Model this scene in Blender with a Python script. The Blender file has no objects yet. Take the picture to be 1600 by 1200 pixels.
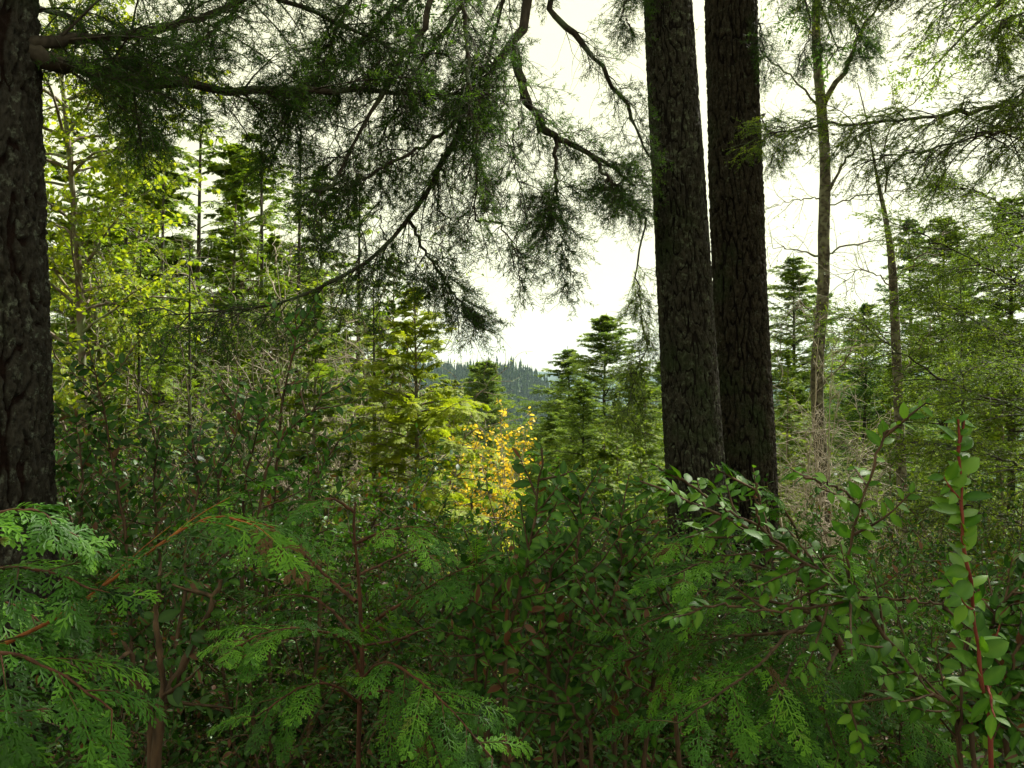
import bpy, math, random
import numpy as np
from mathutils import Vector, noise

# ------------------------------------------------------------------ camera, sky, sun, exposure
S = bpy.context.scene
COL = S.collection
RNG = np.random.default_rng(11)
random.seed(4)
F = 1386.0                                   # focal length in pixels of the 1600 px wide photograph
PITCH = math.radians(0.83)
CAM = np.array([0.0, 0.0, 1.6])
cd = bpy.data.cameras.new('camera'); cam = bpy.data.objects.new('camera', cd); COL.objects.link(cam)
cd.sensor_width = 36.0; cd.lens = 36.0 * F / 1600.0; cd.clip_start = 0.05; cd.clip_end = 20000.0
cam.location = CAM; cam.rotation_euler = (math.radians(90) + PITCH, 0, 0)
S.camera = cam

SUN_AZ, SUN_EL = math.radians(45), math.radians(52)      # azimuth from +Y towards +X
W = bpy.data.worlds.new('World'); S.world = W; W.use_nodes = True
nt = W.node_tree; nt.nodes.clear()
sky = nt.nodes.new('ShaderNodeTexSky'); sky.sky_type = 'NISHITA'; sky.sun_disc = False
sky.sun_elevation = SUN_EL; sky.sun_rotation = SUN_AZ; sky.dust_density = 3.0; sky.air_density = 1.0
mixn = nt.nodes.new('ShaderNodeMix'); mixn.data_type = 'RGBA'; mixn.inputs['Factor'].default_value = 0.9
mixn.inputs['B'].default_value = (4.15, 4.0, 2.35, 1)       # thin bright high cloud over the blue
bg = nt.nodes.new('ShaderNodeBackground'); bg.inputs['Strength'].default_value = 0.10
wo = nt.nodes.new('ShaderNodeOutputWorld')
nt.links.new(sky.outputs[0], mixn.inputs['A']); nt.links.new(mixn.outputs['Result'], bg.inputs[0]); nt.links.new(bg.outputs[0], wo.inputs[0])

sl = bpy.data.lights.new('sun', 'SUN'); sl.energy = 5.0; sl.angle = math.radians(0.6); sl.color = (1.0, 0.95, 0.84)
so = bpy.data.objects.new('sun', sl); COL.objects.link(so)
SD = Vector((math.sin(SUN_AZ) * math.cos(SUN_EL), math.cos(SUN_AZ) * math.cos(SUN_EL), math.sin(SUN_EL)))
so.rotation_euler = SD.to_track_quat('Z', 'Y').to_euler()
S.view_settings.view_transform = 'Standard'; S.view_settings.look = 'None'
S.view_settings.exposure = 1.6; S.view_settings.gamma = 1.0
S.render.engine = 'CYCLES'
cy = S.cycles
cy.max_bounces = 5; cy.diffuse_bounces = 2; cy.glossy_bounces = 2; cy.transmission_bounces = 4; cy.volume_bounces = 0
cy.use_denoising = True; cy.use_adaptive_sampling = True; cy.adaptive_threshold = 0.02
cy.caustics_reflective = False; cy.caustics_refractive = False

# ------------------------------------------------------------------ geometry toolkit (numpy)
def nrm(v): return v / np.maximum(np.linalg.norm(v, axis=-1, keepdims=True), 1e-9)
def U(a, b, *s): return RNG.uniform(a, b, s if s else None)

def P3(px, py, Y):
    """world point seen at photo pixel px,py at distance Y in front of the camera"""
    u, v = (px - 800) / F, (600 - py) / F
    d = np.array([u, math.cos(PITCH) - v * math.sin(PITCH), math.sin(PITCH) + v * math.cos(PITCH)])
    return CAM + d * (Y / d[1])
def XZ(px, py, Y):
    p = P3(px, py, Y); return p[0], p[2]

class Geo:
    def __init__(s): s.V = []; s.T = []; s.Q = []; s.A = []; s.n = 0
    def add(s, V, T=None, Q=None, a=0.5):
        V = V.reshape(-1, 3)
        s.V.append(V)
        if T is not None and len(T): s.T.append(np.asarray(T).reshape(-1, 3) + s.n)
        if Q is not None and len(Q): s.Q.append(np.asarray(Q).reshape(-1, 4) + s.n)
        A = np.empty(len(V)); A[:] = a if np.isscalar(a) else np.asarray(a).reshape(-1)
        s.A.append(A); s.n += len(V)
    def mesh(s, name, mat, smooth=True):
        V = np.concatenate(s.V).astype(np.float32)
        T = np.concatenate(s.T) if s.T else np.zeros((0, 3), int)
        Q = np.concatenate(s.Q) if s.Q else np.zeros((0, 4), int)
        me = bpy.data.meshes.new(name)
        me.vertices.add(len(V)); me.vertices.foreach_set('co', V.ravel())
        me.loops.add(T.size + Q.size); me.loops.foreach_set('vertex_index', np.concatenate([T.ravel(), Q.ravel()]).astype(np.int32))
        me.polygons.add(len(T) + len(Q))
        me.polygons.foreach_set('loop_start', np.concatenate([np.arange(len(T)) * 3, T.size + np.arange(len(Q)) * 4]).astype(np.int32))
        me.update(calc_edges=True)
        me.polygons.foreach_set('use_smooth', np.full(len(T) + len(Q), smooth))
        at = me.attributes.new('v', 'FLOAT', 'POINT'); at.data.foreach_set('value', np.concatenate(s.A).astype(np.float32))
        me.materials.append(mat)
        return me
    def obj(s, name, mat, parent=None, smooth=True, origin=None):
        if origin is not None: s.V = [v - origin for v in s.V]
        o = bpy.data.objects.new(name, s.mesh(name, mat, smooth)); COL.objects.link(o)
        if parent is not None: o.parent = parent
        elif origin is not None: o.location = origin
        return o

def spline(pts, n):
    pts = np.asarray(pts, float); k = len(pts)
    if k == 2: return pts[0] + (pts[1] - pts[0]) * np.linspace(0, 1, n)[:, None]
    e = np.vstack([2 * pts[0] - pts[1], pts, 2 * pts[-1] - pts[-2]])
    t = np.linspace(0, k - 1 - 1e-6, n); i = t.astype(int); f = (t - i)[:, None]
    a, b, c, d = e[i], e[i + 1], e[i + 2], e[i + 3]
    return 0.5 * (2 * b + (c - a) * f + (2 * a - 5 * b + 4 * c - d) * f ** 2 + (3 * b - a - 3 * c + d) * f ** 3)

def tubes(g, P, r0, r1, sides=4, a=0.5, power=1.0):
    P = np.asarray(P); N, k, _ = P.shape
    r0 = np.broadcast_to(r0, (N,)); r1 = np.broadcast_to(r1, (N,))
    T = nrm(np.gradient(P, axis=1))
    ref = np.where(np.abs(T[:, :1, 2:3]) > 0.8, np.array([[[1., 0, 0]]]), np.array([[[0., 0, 1]]]))
    X = nrm(np.cross(T, ref)); Y = np.cross(T, X)
    th = np.arange(sides) / sides * 2 * math.pi
    s = (np.linspace(0, 1, k) ** power)[None, :]
    R = (r0[:, None] * (1 - s) + r1[:, None] * s) * (1 + 0.1 * RNG.normal(0, 1, (N, k)))
    V = P[:, :, None] + R[:, :, None, None] * (np.cos(th)[None, None, :, None] * X[:, :, None] + np.sin(th)[None, None, :, None] * Y[:, :, None])
    j = np.arange(sides); jn = (j + 1) % sides
    i = np.arange(k - 1)[:, None]
    q = np.stack([i * sides + j, i * sides + jn, (i + 1) * sides + jn, (i + 1) * sides + j], -1).reshape(-1, 4)
    Q = (q[None] + (np.arange(N) * k * sides)[:, None, None]).reshape(-1, 4)
    g.add(V, None, Q, a if np.isscalar(a) else np.repeat(a, k * sides))

def at_t(P, t):
    """positions and tangents on paths P(N,k,3) at t(N,m)"""
    N, k, _ = P.shape
    x = np.clip(t, 0, 1) * (k - 1); i = np.minimum(x.astype(int), k - 2); f = (x - i)[..., None]
    r = np.arange(N)[:, None]
    A, B = P[r, i], P[r, i + 1]
    return A + (B - A) * f, nrm(B - A)

def grow(p, d, L, nseg, droop=0.0, wig=0.0):
    N = len(p); L = np.broadcast_to(L, (N,)); droop = np.broadcast_to(droop, (N,))
    out = [p]; st = (L / nseg)[:, None]; d = nrm(d)
    for _ in range(nseg):
        p = p + d * st; out.append(p)
        d = d + RNG.normal(0, 1, (N, 3)) * wig
        d[:, 2] -= droop
        d = nrm(d)
    return np.stack(out, 1)

def kids(P, Nn, m, t0, t1, ang, L, nseg=3, droop=0.0, wig=0.0, tilt=0.0, jit=0.0, both=True, angj=0.12, env=None):
    """m children on every path, alternating sides within the plane of normal Nn"""
    N = len(P)
    t = np.linspace(t0, t1, m)[None] + RNG.normal(0, 1, (N, m)) * jit
    t = np.clip(t, 0.01, 0.999)
    pos, tan = at_t(P, t)
    n = nrm(Nn[:, None] - (Nn[:, None] * tan).sum(-1, keepdims=True) * tan)
    side = np.cross(n, tan)
    sg = np.where(np.arange(m) % 2 == 0, 1.0, -1.0)[None] * RNG.choice([-1, 1], (N, 1)) if both else np.ones((N, m))
    ph = RNG.normal(0, 1, (N, m)) * tilt
    sd = (side * np.cos(ph)[..., None] + n * np.sin(ph)[..., None]) * sg[..., None]
    an = (ang + RNG.normal(0, 1, (N, m)) * angj)[..., None]
    d = np.cos(an) * tan + np.sin(an) * sd
    Ls = np.broadcast_to(np.asarray(L, float).reshape(-1, 1), (N, m)) if np.ndim(L) else np.full((N, m), float(L))
    if env is not None: Ls = Ls * env(t)
    Ls = Ls * RNG.uniform(0.75, 1.15, (N, m))
    Q = grow(pos.reshape(-1, 3), d.reshape(-1, 3), Ls.ravel(), nseg, droop, wig)
    return Q, n.reshape(-1, 3), t.ravel(), np.repeat(np.arange(N), m), Ls.ravel()

def needles(g, P, m, L, w, a, flat=False, t0=0.05, ang=(0.7, 1.15)):
    N = len(P); t = RNG.uniform(t0, 1, (N, m))
    pos, tan = at_t(P, t)
    up = np.array([0, 0, 1.0]); s = nrm(np.cross(tan, up) + 1e-4); n = np.cross(s, tan)
    if flat: ph = RNG.choice([0, math.pi], (N, m)) + RNG.normal(0, 0.35, (N, m))
    else: ph = RNG.uniform(0, 2 * math.pi, (N, m))
    th = RNG.uniform(ang[0], ang[1], (N, m))[..., None]; ph = ph[..., None]
    d = np.cos(th) * tan + np.sin(th) * (np.cos(ph) * s + np.sin(ph) * n)
    ww = nrm(np.cross(d, RNG.normal(0, 1, (N, m, 3)))) * (w / 2)
    LL = RNG.uniform(0.7, 1.1, (N, m, 1)) * L
    mid = pos + d * LL * 0.45
    V = np.stack([pos, mid + ww, pos + d * LL, mid - ww], 2)
    Q = np.arange(N * m * 4).reshape(-1, 4)
    g.add(V, None, Q, np.repeat(a, m * 4))

def ribbons(g, P, Nn, w, a):
    N, k, _ = P.shape
    T = nrm(np.gradient(P, axis=1)); s = nrm(np.cross(Nn[:, None], T))
    wd = (w * np.linspace(1, 0.25, k))[None, :, None] / 2
    V = np.stack([P - s * wd, P + s * wd], 2)
    i = np.arange(k - 1)
    q = np.stack([2 * i, 2 * i + 1, 2 * i + 3, 2 * i + 2], -1)
    Q = (q[None] + (np.arange(N) * 2 * k)[:, None, None]).reshape(-1, 4)
    g.add(V, None, Q, np.repeat(a, 2 * k))

def scales(g, P, Nn, m, L, w, a, ang=0.62):
    """flat alternate leaflets on cedar sprays"""
    N = len(P)
    t = np.linspace(0.08, 0.97, m)[None] + np.zeros((N, 1))
    pos, tan = at_t(P, t)
    n = nrm(Nn[:, None] - (Nn[:, None] * tan).sum(-1, keepdims=True) * tan)
    side = np.cross(n, tan) * np.where(np.arange(m) % 2 == 0, 1.0, -1.0)[None, :, None]
    an = ang + RNG.normal(0, 0.12, (N, m, 1))
    d = np.cos(an) * tan + np.sin(an) * side + n * RNG.normal(0, 0.12, (N, m, 1))
    d = nrm(d)
    LL = (L * np.minimum(1, 1.25 - t) * RNG.uniform(0.75, 1.2, (N, m)))[..., None] if np.isscalar(L) else (L[:, None] * np.minimum(1, 1.25 - t) * RNG.uniform(0.75, 1.2, (N, m)))[..., None]
    ww = nrm(np.cross(n, d)) * (w / 2)
    mid = pos + d * LL * 0.6
    tip = pos + d * LL; tip[..., 2] -= LL[..., 0] * 0.12
    V = np.stack([pos, mid + ww, tip, mid - ww], 2)
    g.add(V, None, np.arange(N * m * 4).reshape(-1, 4), np.repeat(a, m * 4))

def cedar_sprays(g, P, Nn, a, npin=22, pinlen=0.06, nsub=9, sub=0.012, w=0.0032, droop=0.12, rib=0.0026):
    env = lambda t: (0.35 + 0.9 * t) * (1 - t ** 3) + 0.12
    L = np.broadcast_to(pinlen, (len(P),))
    Q, nn, t, idx, Ls = kids(P, Nn, npin, 0.08, 0.98, 0.85, L, 3, droop, 0.03, tilt=0.16, env=env)
    ribbons(g, P, Nn, rib * 1.3, a); a = np.clip(a[idx] + RNG.normal(0, 0.14, len(idx)), 0, 1.02); idx = np.arange(len(idx))
    ribbons(g, Q, nn, rib, a[idx])
    scales(g, Q, nn, nsub, sub * (0.5 + 0.6 * Ls / np.mean(Ls)), w, a[idx])

# one leaf: folded along the midrib, arched, pointed
def leaf_tmpl(asp=0.5, fold=0.18, arch=0.16):
    st = [0, .18, .4, .62, .82, 1.0]; wd = [0, .33, .5, .45, .26, 0]
    V = [(0, 0, 0)]
    for x, w_ in list(zip(st, wd))[1:-1]:
        z = -arch * (x ** 2); y = w_ * asp * 1.0
        V += [(x, -y, z + fold * y), (x, 0, z), (x, y, z + fold * y)]
    V.append((1, 0, -arch * 1.15))
    T = [(0, 1, 2), (0, 2, 3), (13, 11, 10), (13, 12, 11)]; Q = []
    for k in range(3):
        b = 1 + 3 * k
        Q += [(b, b + 3, b + 4, b + 1), (b + 1, b + 4, b + 5, b + 2)]
    return np.array(V, float), np.array(T), np.array(Q)
LEAF = leaf_tmpl()
LEAF_WIDE = leaf_tmpl(0.72, 0.12, 0.2)
LEAF_SMALL = (np.array([(0, 0, 0), (.45, -.26, .04), (1, 0, -.08), (.45, .26, .04)], float), np.zeros((0, 3), int), np.array([(0, 1, 2, 3)]))

def put(g, tm, pos, d, n, size, a):
    V, T, Q = tm; d = nrm(d); n = nrm(n - (n * d).sum(-1, keepdims=True) * d); y = np.cross(n, d)
    M = np.stack([d, y, n], -1) * size[:, None, None]
    W_ = np.einsum('nij,kj->nki', M, V) + pos[:, None]
    N, k = len(pos), len(V); off = (np.arange(N) * k)[:, None, None]
    rib = np.where(np.abs(V[:, 1]) < 1e-6, 0.22, -0.06) if k == 14 else np.zeros(k)
    g.add(W_, (T[None] + off).reshape(-1, 3), (Q[None] + off).reshape(-1, 4), (np.asarray(a)[:, None] + rib[None]).ravel())

def leaves(g, P, Nn, m, size, tm=LEAF, t0=0.1, ang=0.95, tilt=0.45, droop=0.15, nz=0.5, tipsmall=0.35):
    N = len(P); t = np.clip(np.linspace(t0, 1, m)[None] + RNG.normal(0, 0.25 / m, (N, m)), 0.01, 1)
    pos, tan = at_t(P, t)
    n = nrm(Nn[:, None] - (Nn[:, None] * tan).sum(-1, keepdims=True) * tan + RNG.normal(0, 0.001, (N, m, 3)))
    side = np.cross(n, tan); sg = np.where(np.arange(m) % 2 == 0, 1.0, -1.0)[None] * RNG.choice([-1, 1], (N, 1))
    ph = RNG.normal(0, 1, (N, m)) * tilt
    sd = (side * np.cos(ph)[..., None] + n * np.sin(ph)[..., None]) * sg[..., None]
    an = (ang + RNG.normal(0, 0.2, (N, m)) - 0.5 * np.maximum(0, t - 0.8) * 5 * 0.6)[..., None]
    d = np.cos(an) * tan + np.sin(an) * sd; d[..., 2] += RNG.normal(-droop, 0.18, (N, m))
    nn = n * 0.6 + np.array([0, -0.15, 0.7]) + RNG.normal(0, nz, (N, m, 3)) * 0.6
    sz = size * RNG.uniform(0.45, 1.2, (N, m)) * (1 - tipsmall * np.maximum(0, t - 0.75) * 4)
    put(g, tm, pos.reshape(-1, 3), d.reshape(-1, 3), nn.reshape(-1, 3), sz.ravel(), np.clip(RNG.normal(0.5, 0.25, N * m), 0, 1))

# ------------------------------------------------------------------ materials
def _m(name):
    m = bpy.data.materials.new(name); m.use_nodes = True; t = m.node_tree; t.nodes.clear()
    o = t.nodes.new('ShaderNodeOutputMaterial'); return m, t, o
def _ramp(t, cols):
    r = t.nodes.new('ShaderNodeValToRGB'); e = r.color_ramp.elements
    while len(e) < len(cols): e.new(0.5)
    for i, (p, c) in enumerate(cols): e[i].position = p; e[i].color = (*c, 1)
    return r
def _attr(t):
    a = t.nodes.new('ShaderNodeAttribute'); a.attribute_name = 'v'; return a

def leaf_mat(name, c0, c1, c2, trans=0.4, tcol=(1.25, 1.25, 0.55), rough=0.55, spec=0.2, odd=None, nscale=2.2):
    m, t, o = _m(name)
    a = _attr(t); tc = t.nodes.new('ShaderNodeTexCoord')
    nz = t.nodes.new('ShaderNodeTexNoise'); nz.inputs['Scale'].default_value = nscale; nz.inputs['Detail'].default_value = 3
    t.links.new(tc.outputs['Object'], nz.inputs['Vector'])
    mx = t.nodes.new('ShaderNodeMath'); mx.operation = 'MULTIPLY_ADD'; mx.inputs[1].default_value = 0.9; mx.inputs[2].default_value = -0.45
    t.links.new(nz.outputs[0], mx.inputs[0])
    ad = t.nodes.new('ShaderNodeMath'); ad.operation = 'ADD'; t.links.new(a.outputs['Fac'], ad.inputs[0]); t.links.new(mx.outputs[0], ad.inputs[1])
    cols = [(0.0, c0), (0.5, c1), (0.97, c2)]
    if odd: cols.append((0.995, odd))
    r = _ramp(t, cols); t.links.new(ad.outputs[0], r.inputs[0])
    p = t.nodes.new('ShaderNodeBsdfPrincipled'); p.inputs['Roughness'].default_value = rough; p.inputs['Specular IOR Level'].default_value = spec
    t.links.new(r.outputs[0], p.inputs['Base Color'])
    mu = t.nodes.new('ShaderNodeMix'); mu.data_type = 'RGBA'; mu.blend_type = 'MULTIPLY'; mu.inputs['Factor'].default_value = 1
    mu.inputs['B'].default_value = (*tcol, 1); t.links.new(r.outputs[0], mu.inputs['A'])
    tr = t.nodes.new('ShaderNodeBsdfTranslucent'); t.links.new(mu.outputs['Result'], tr.inputs[0])
    ms = t.nodes.new('ShaderNodeMixShader'); ms.inputs[0].default_value = trans
    t.links.new(p.outputs[0], ms.inputs[1]); t.links.new(tr.outputs[0], ms.inputs[2]); t.links.new(ms.outputs[0], o.inputs[0])
    return m

def wood_mat(name, c0, c1, scale=30, stretch=0.25, rough=0.85, bump=0.4, patch=None, pscale=9):
    m, t, o = _m(name)
    tc = t.nodes.new('ShaderNodeTexCoord'); mp = t.nodes.new('ShaderNodeMapping'); mp.inputs['Scale'].default_value = (1, 1, stretch)
    t.links.new(tc.outputs['Object'], mp.inputs[0])
    nz = t.nodes.new('ShaderNodeTexNoise'); nz.inputs['Scale'].default_value = scale; nz.inputs['Detail'].default_value = 5
    t.links.new(mp.outputs[0], nz.inputs['Vector'])
    r = _ramp(t, [(0.35, c0), (0.65, c1)]); t.links.new(nz.outputs[0], r.inputs[0]); col = r.outputs[0]
    if patch:
        n2 = t.nodes.new('ShaderNodeTexNoise'); n2.inputs['Scale'].default_value = pscale; n2.inputs['Detail'].default_value = 6
        t.links.new(tc.outputs['Object'], n2.inputs['Vector'])
        r2 = _ramp(t, [(0.5, (0, 0, 0)), (0.6, (1, 1, 1))]); t.links.new(n2.outputs[0], r2.inputs[0])
        mx = t.nodes.new('ShaderNodeMix'); mx.data_type = 'RGBA'; mx.inputs['B'].default_value = (*patch, 1)
        t.links.new(r2.outputs[0], mx.inputs['Factor']); t.links.new(col, mx.inputs['A']); col = mx.outputs['Result']
    p = t.nodes.new('ShaderNodeBsdfPrincipled'); p.inputs['Roughness'].default_value = rough; p.inputs['Specular IOR Level'].default_value = 0.25
    t.links.new(col, p.inputs['Base Color'])
    b = t.nodes.new('ShaderNodeBump'); b.inputs['Strength'].default_value = bump; b.inputs['Distance'].default_value = 0.01
    t.links.new(nz.outputs[0], b.inputs['Height']); t.links.new(b.outputs[0], p.inputs['Normal']); t.links.new(p.outputs[0], o.inputs[0])
    return m

def bark_mat(name, deep, plate1, plate2, lichen, lich_amt=0.55, moss=(0.022, 0.034, 0.013)):
    m, t, o = _m(name)
    a = _attr(t); tc = t.nodes.new('ShaderNodeTexCoord')
    mp = t.nodes.new('ShaderNodeMapping'); mp.inputs['Scale'].default_value = (1, 1, 0.45); t.links.new(tc.outputs['Object'], mp.inputs[0])
    nz = t.nodes.new('ShaderNodeTexNoise'); nz.inputs['Scale'].default_value = 62; nz.inputs['Detail'].default_value = 8; nz.inputs['Roughness'].default_value = 0.65
    t.links.new(mp.outputs[0], nz.inputs['Vector'])
    r = _ramp(t, [(0.35, plate1), (0.62, plate2)]); t.links.new(nz.outputs[0], r.inputs[0])
    n2 = t.nodes.new('ShaderNodeTexNoise'); n2.inputs['Scale'].default_value = 26; n2.inputs['Detail'].default_value = 10; n2.inputs['Roughness'].default_value = 0.78
    t.links.new(tc.outputs['Object'], n2.inputs['Vector'])
    r2 = _ramp(t, [(lich_amt, (0, 0, 0)), (lich_amt + 0.08, (1, 1, 1))]); t.links.new(n2.outputs[0], r2.inputs[0])
    mx = t.nodes.new('ShaderNodeMix'); mx.data_type = 'RGBA'; mx.inputs['B'].default_value = (*lichen, 1)
    t.links.new(r2.outputs[0], mx.inputs['Factor']); t.links.new(r.outputs[0], mx.inputs['A'])
    n3 = t.nodes.new('ShaderNodeTexNoise'); n3.inputs['Scale'].default_value = 3.1; n3.inputs['Detail'].default_value = 7
    t.links.new(tc.outputs['Object'], n3.inputs['Vector'])
    r4 = _ramp(t, [(0.54, (0, 0, 0)), (0.66, (0.8, 0.8, 0.8))]); t.links.new(n3.outputs[0], r4.inputs[0])
    mz = t.nodes.new('ShaderNodeMix'); mz.data_type = 'RGBA'; mz.inputs['B'].default_value = (*moss, 1)
    t.links.new(r4.outputs[0], mz.inputs['Factor']); t.links.new(mx.outputs['Result'], mz.inputs['A'])
    r3 = _ramp(t, [(0.15, (0, 0, 0)), (0.5, (1, 1, 1))]); t.links.new(a.outputs['Fac'], r3.inputs[0])
    my = t.nodes.new('ShaderNodeMix'); my.data_type = 'RGBA'; my.inputs['A'].default_value = (*deep, 1)
    t.links.new(r3.outputs[0], my.inputs['Factor']); t.links.new(mz.outputs['Result'], my.inputs['B'])
    p = t.nodes.new('ShaderNodeBsdfPrincipled'); p.inputs['Roughness'].default_value = 0.9; p.inputs['Specular IOR Level'].default_value = 0.2
    t.links.new(my.outputs['Result'], p.inputs['Base Color'])
    b = t.nodes.new('ShaderNodeBump'); b.inputs['Strength'].default_value = 1.0; b.inputs['Distance'].default_value = 0.022
    t.links.new(nz.outputs[0], b.inputs['Height']); t.links.new(b.outputs[0], p.inputs['Normal']); t.links.new(p.outputs[0], o.inputs[0])
    return m

def ground_mat():
    m, t, o = _m('forest_floor')
    tc = t.nodes.new('ShaderNodeTexCoord')
    nz = t.nodes.new('ShaderNodeTexNoise'); nz.inputs['Scale'].default_value = 6; nz.inputs['Detail'].default_value = 10
    t.links.new(tc.outputs['Object'], nz.inputs['Vector'])
    r = _ramp(t, [(0.3, (0.03, 0.022, 0.013)), (0.5, (0.07, 0.045, 0.022)), (0.62, (0.045, 0.06, 0.02)), (0.75, (0.12, 0.09, 0.045))])
    t.links.new(nz.outputs[0], r.inputs[0])
    # far slopes carry dense conifer woodland
    n2 = t.nodes.new('ShaderNodeTexNoise'); n2.inputs['Scale'].default_value = 0.02; n2.inputs['Detail'].default_value = 12
    t.links.new(tc.outputs['Object'], n2.inputs['Vector'])
    r2 = _ramp(t, [(0.35, (0.012, 0.03, 0.016)), (0.65, (0.03, 0.06, 0.025))]); t.links.new(n2.outputs[0], r2.inputs[0])
    sx = t.nodes.new('ShaderNodeSeparateXYZ'); t.links.new(tc.outputs['Object'], sx.inputs[0])
    mr = t.nodes.new('ShaderNodeMapRange'); mr.inputs[1].default_value = 60; mr.inputs[2].default_value = 140; t.links.new(sx.outputs[1], mr.inputs[0])
    mx = t.nodes.new('ShaderNodeMix'); mx.data_type = 'RGBA'; t.links.new(mr.outputs[0], mx.inputs['Factor'])
    t.links.new(r.outputs[0], mx.inputs['A']); t.links.new(r2.outputs[0], mx.inputs['B'])
    p = t.nodes.new('ShaderNodeBsdfPrincipled'); p.inputs['Roughness'].default_value = 0.95; p.inputs['Specular IOR Level'].default_value = 0.1
    t.links.new(mx.outputs['Result'], p.inputs['Base Color'])
    b = t.nodes.new('ShaderNodeBump'); b.inputs['Strength'].default_value = 0.6; b.inputs['Distance'].default_value = 0.05
    t.links.new(nz.outputs[0], b.inputs['Height']); t.links.new(b.outputs[0], p.inputs['Normal']); t.links.new(p.outputs[0], o.inputs[0])
    return m

M = {
 'fir': leaf_mat('fir_needles', (0.018, 0.048, 0.012), (0.04, 0.095, 0.02), (0.10, 0.19, 0.03), 0.52, (1.5, 1.5, 0.6), nscale=2),
 'fir_mid': leaf_mat('young_fir_needles', (0.055, 0.1, 0.022), (0.11, 0.18, 0.032), (0.21, 0.28, 0.045), 0.48, nscale=1),
 'fir_blue': leaf_mat('far_fir_needles', (0.018, 0.045, 0.018), (0.035, 0.08, 0.028), (0.07, 0.125, 0.035), 0.25, nscale=0.3),
 'hemlock': leaf_mat('hemlock_needles', (0.05, 0.095, 0.014), (0.11, 0.185, 0.02), (0.22, 0.3, 0.03), 0.5),
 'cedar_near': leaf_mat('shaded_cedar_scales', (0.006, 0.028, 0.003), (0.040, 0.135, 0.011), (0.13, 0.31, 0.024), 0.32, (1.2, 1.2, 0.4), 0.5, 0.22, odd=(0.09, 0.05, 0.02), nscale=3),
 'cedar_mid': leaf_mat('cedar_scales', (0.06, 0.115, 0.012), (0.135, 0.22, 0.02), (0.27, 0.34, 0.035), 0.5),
 'cedar_gold': leaf_mat('golden_cedar_scales', (0.14, 0.2, 0.012), (0.24, 0.31, 0.018), (0.36, 0.4, 0.03), 0.48),
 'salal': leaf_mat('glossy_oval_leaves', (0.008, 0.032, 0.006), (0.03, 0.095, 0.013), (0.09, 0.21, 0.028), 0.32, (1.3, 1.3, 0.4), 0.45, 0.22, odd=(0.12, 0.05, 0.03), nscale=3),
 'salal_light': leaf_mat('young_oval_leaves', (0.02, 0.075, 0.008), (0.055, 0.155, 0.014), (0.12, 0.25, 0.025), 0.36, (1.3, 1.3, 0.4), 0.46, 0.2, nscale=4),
 'salal_shaded': leaf_mat('shade_toned_small_leaves', (0.008, 0.03, 0.006), (0.018, 0.06, 0.01), (0.05, 0.12, 0.02), 0.32, (1.3, 1.3, 0.4), 0.45, 0.25, odd=(0.1, 0.05, 0.03), nscale=3),  # leaf colour lowered to put shade behind the foreground plants into the albedo
 'maple': leaf_mat('yellow_green_leaves', (0.10, 0.17, 0.012), (0.18, 0.26, 0.015), (0.33, 0.37, 0.03), 0.5),
 'amber': leaf_mat('amber_yellow_leaves', (0.36, 0.29, 0.03), (0.62, 0.47, 0.04), (0.76, 0.6, 0.08), 0.4, (1.1, 1.0, 0.6)),
 'litter': leaf_mat('fallen_leaves', (0.06, 0.035, 0.015), (0.16, 0.1, 0.045), (0.36, 0.28, 0.13), 0.15, (1, 1, 1)),
 'under': leaf_mat('shade_toned_undergrowth', (0.006, 0.02, 0.004), (0.018, 0.05, 0.009), (0.09, 0.15, 0.025), 0.35, odd=(0.2, 0.07, 0.02)),  # darkened leaf colour stands in for shade low among the stems
 'wood_dark': wood_mat('dark_fir_wood', (0.018, 0.014, 0.011), (0.055, 0.045, 0.036), 40, 0.5, patch=(0.07, 0.09, 0.055)),
 'wood_red': wood_mat('reddish_cedar_stem', (0.035, 0.016, 0.011), (0.10, 0.042, 0.026), 60),
 'wood_orange': wood_mat('orange_cedar_stem', (0.16, 0.05, 0.016), (0.28, 0.1, 0.03), 60),
 'stem_red': wood_mat('red_shrub_stem', (0.10, 0.018, 0.014), (0.2, 0.05, 0.035), 45),
 'stem_brown': wood_mat('brown_shrub_stem', (0.035, 0.022, 0.015), (0.10, 0.062, 0.04), 60),
 'twig_pale': wood_mat('pale_bare_twig', (0.2, 0.17, 0.12), (0.42, 0.37, 0.29), 30),
 'twig_grey': wood_mat('grey_brown_twig', (0.08, 0.06, 0.045), (0.2, 0.16, 0.12), 30, patch=(0.16, 0.19, 0.1)),
 'alder': wood_mat('mottled_alder_bark', (0.03, 0.025, 0.019), (0.11, 0.095, 0.07), 22, 1.6, 0.9, 0.8, patch=(0.16, 0.155, 0.11), pscale=14),
 'bark_grey': bark_mat('furrowed_grey_bark', (0.008, 0.006, 0.005), (0.009, 0.008, 0.006), (0.044, 0.04, 0.032), (0.10, 0.115, 0.08), 0.53),
 'bark_brown': bark_mat('furrowed_brown_bark', (0.008, 0.005, 0.004), (0.008, 0.006, 0.005), (0.042, 0.035, 0.025), (0.085, 0.095, 0.066), 0.56),
 'bark_red': bark_mat('scaly_red_grey_bark', (0.012, 0.005, 0.004), (0.012, 0.010, 0.009), (0.042, 0.038, 0.034), (0.12, 0.135, 0.115), 0.54),
 'ground': ground_mat(),
}

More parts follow.
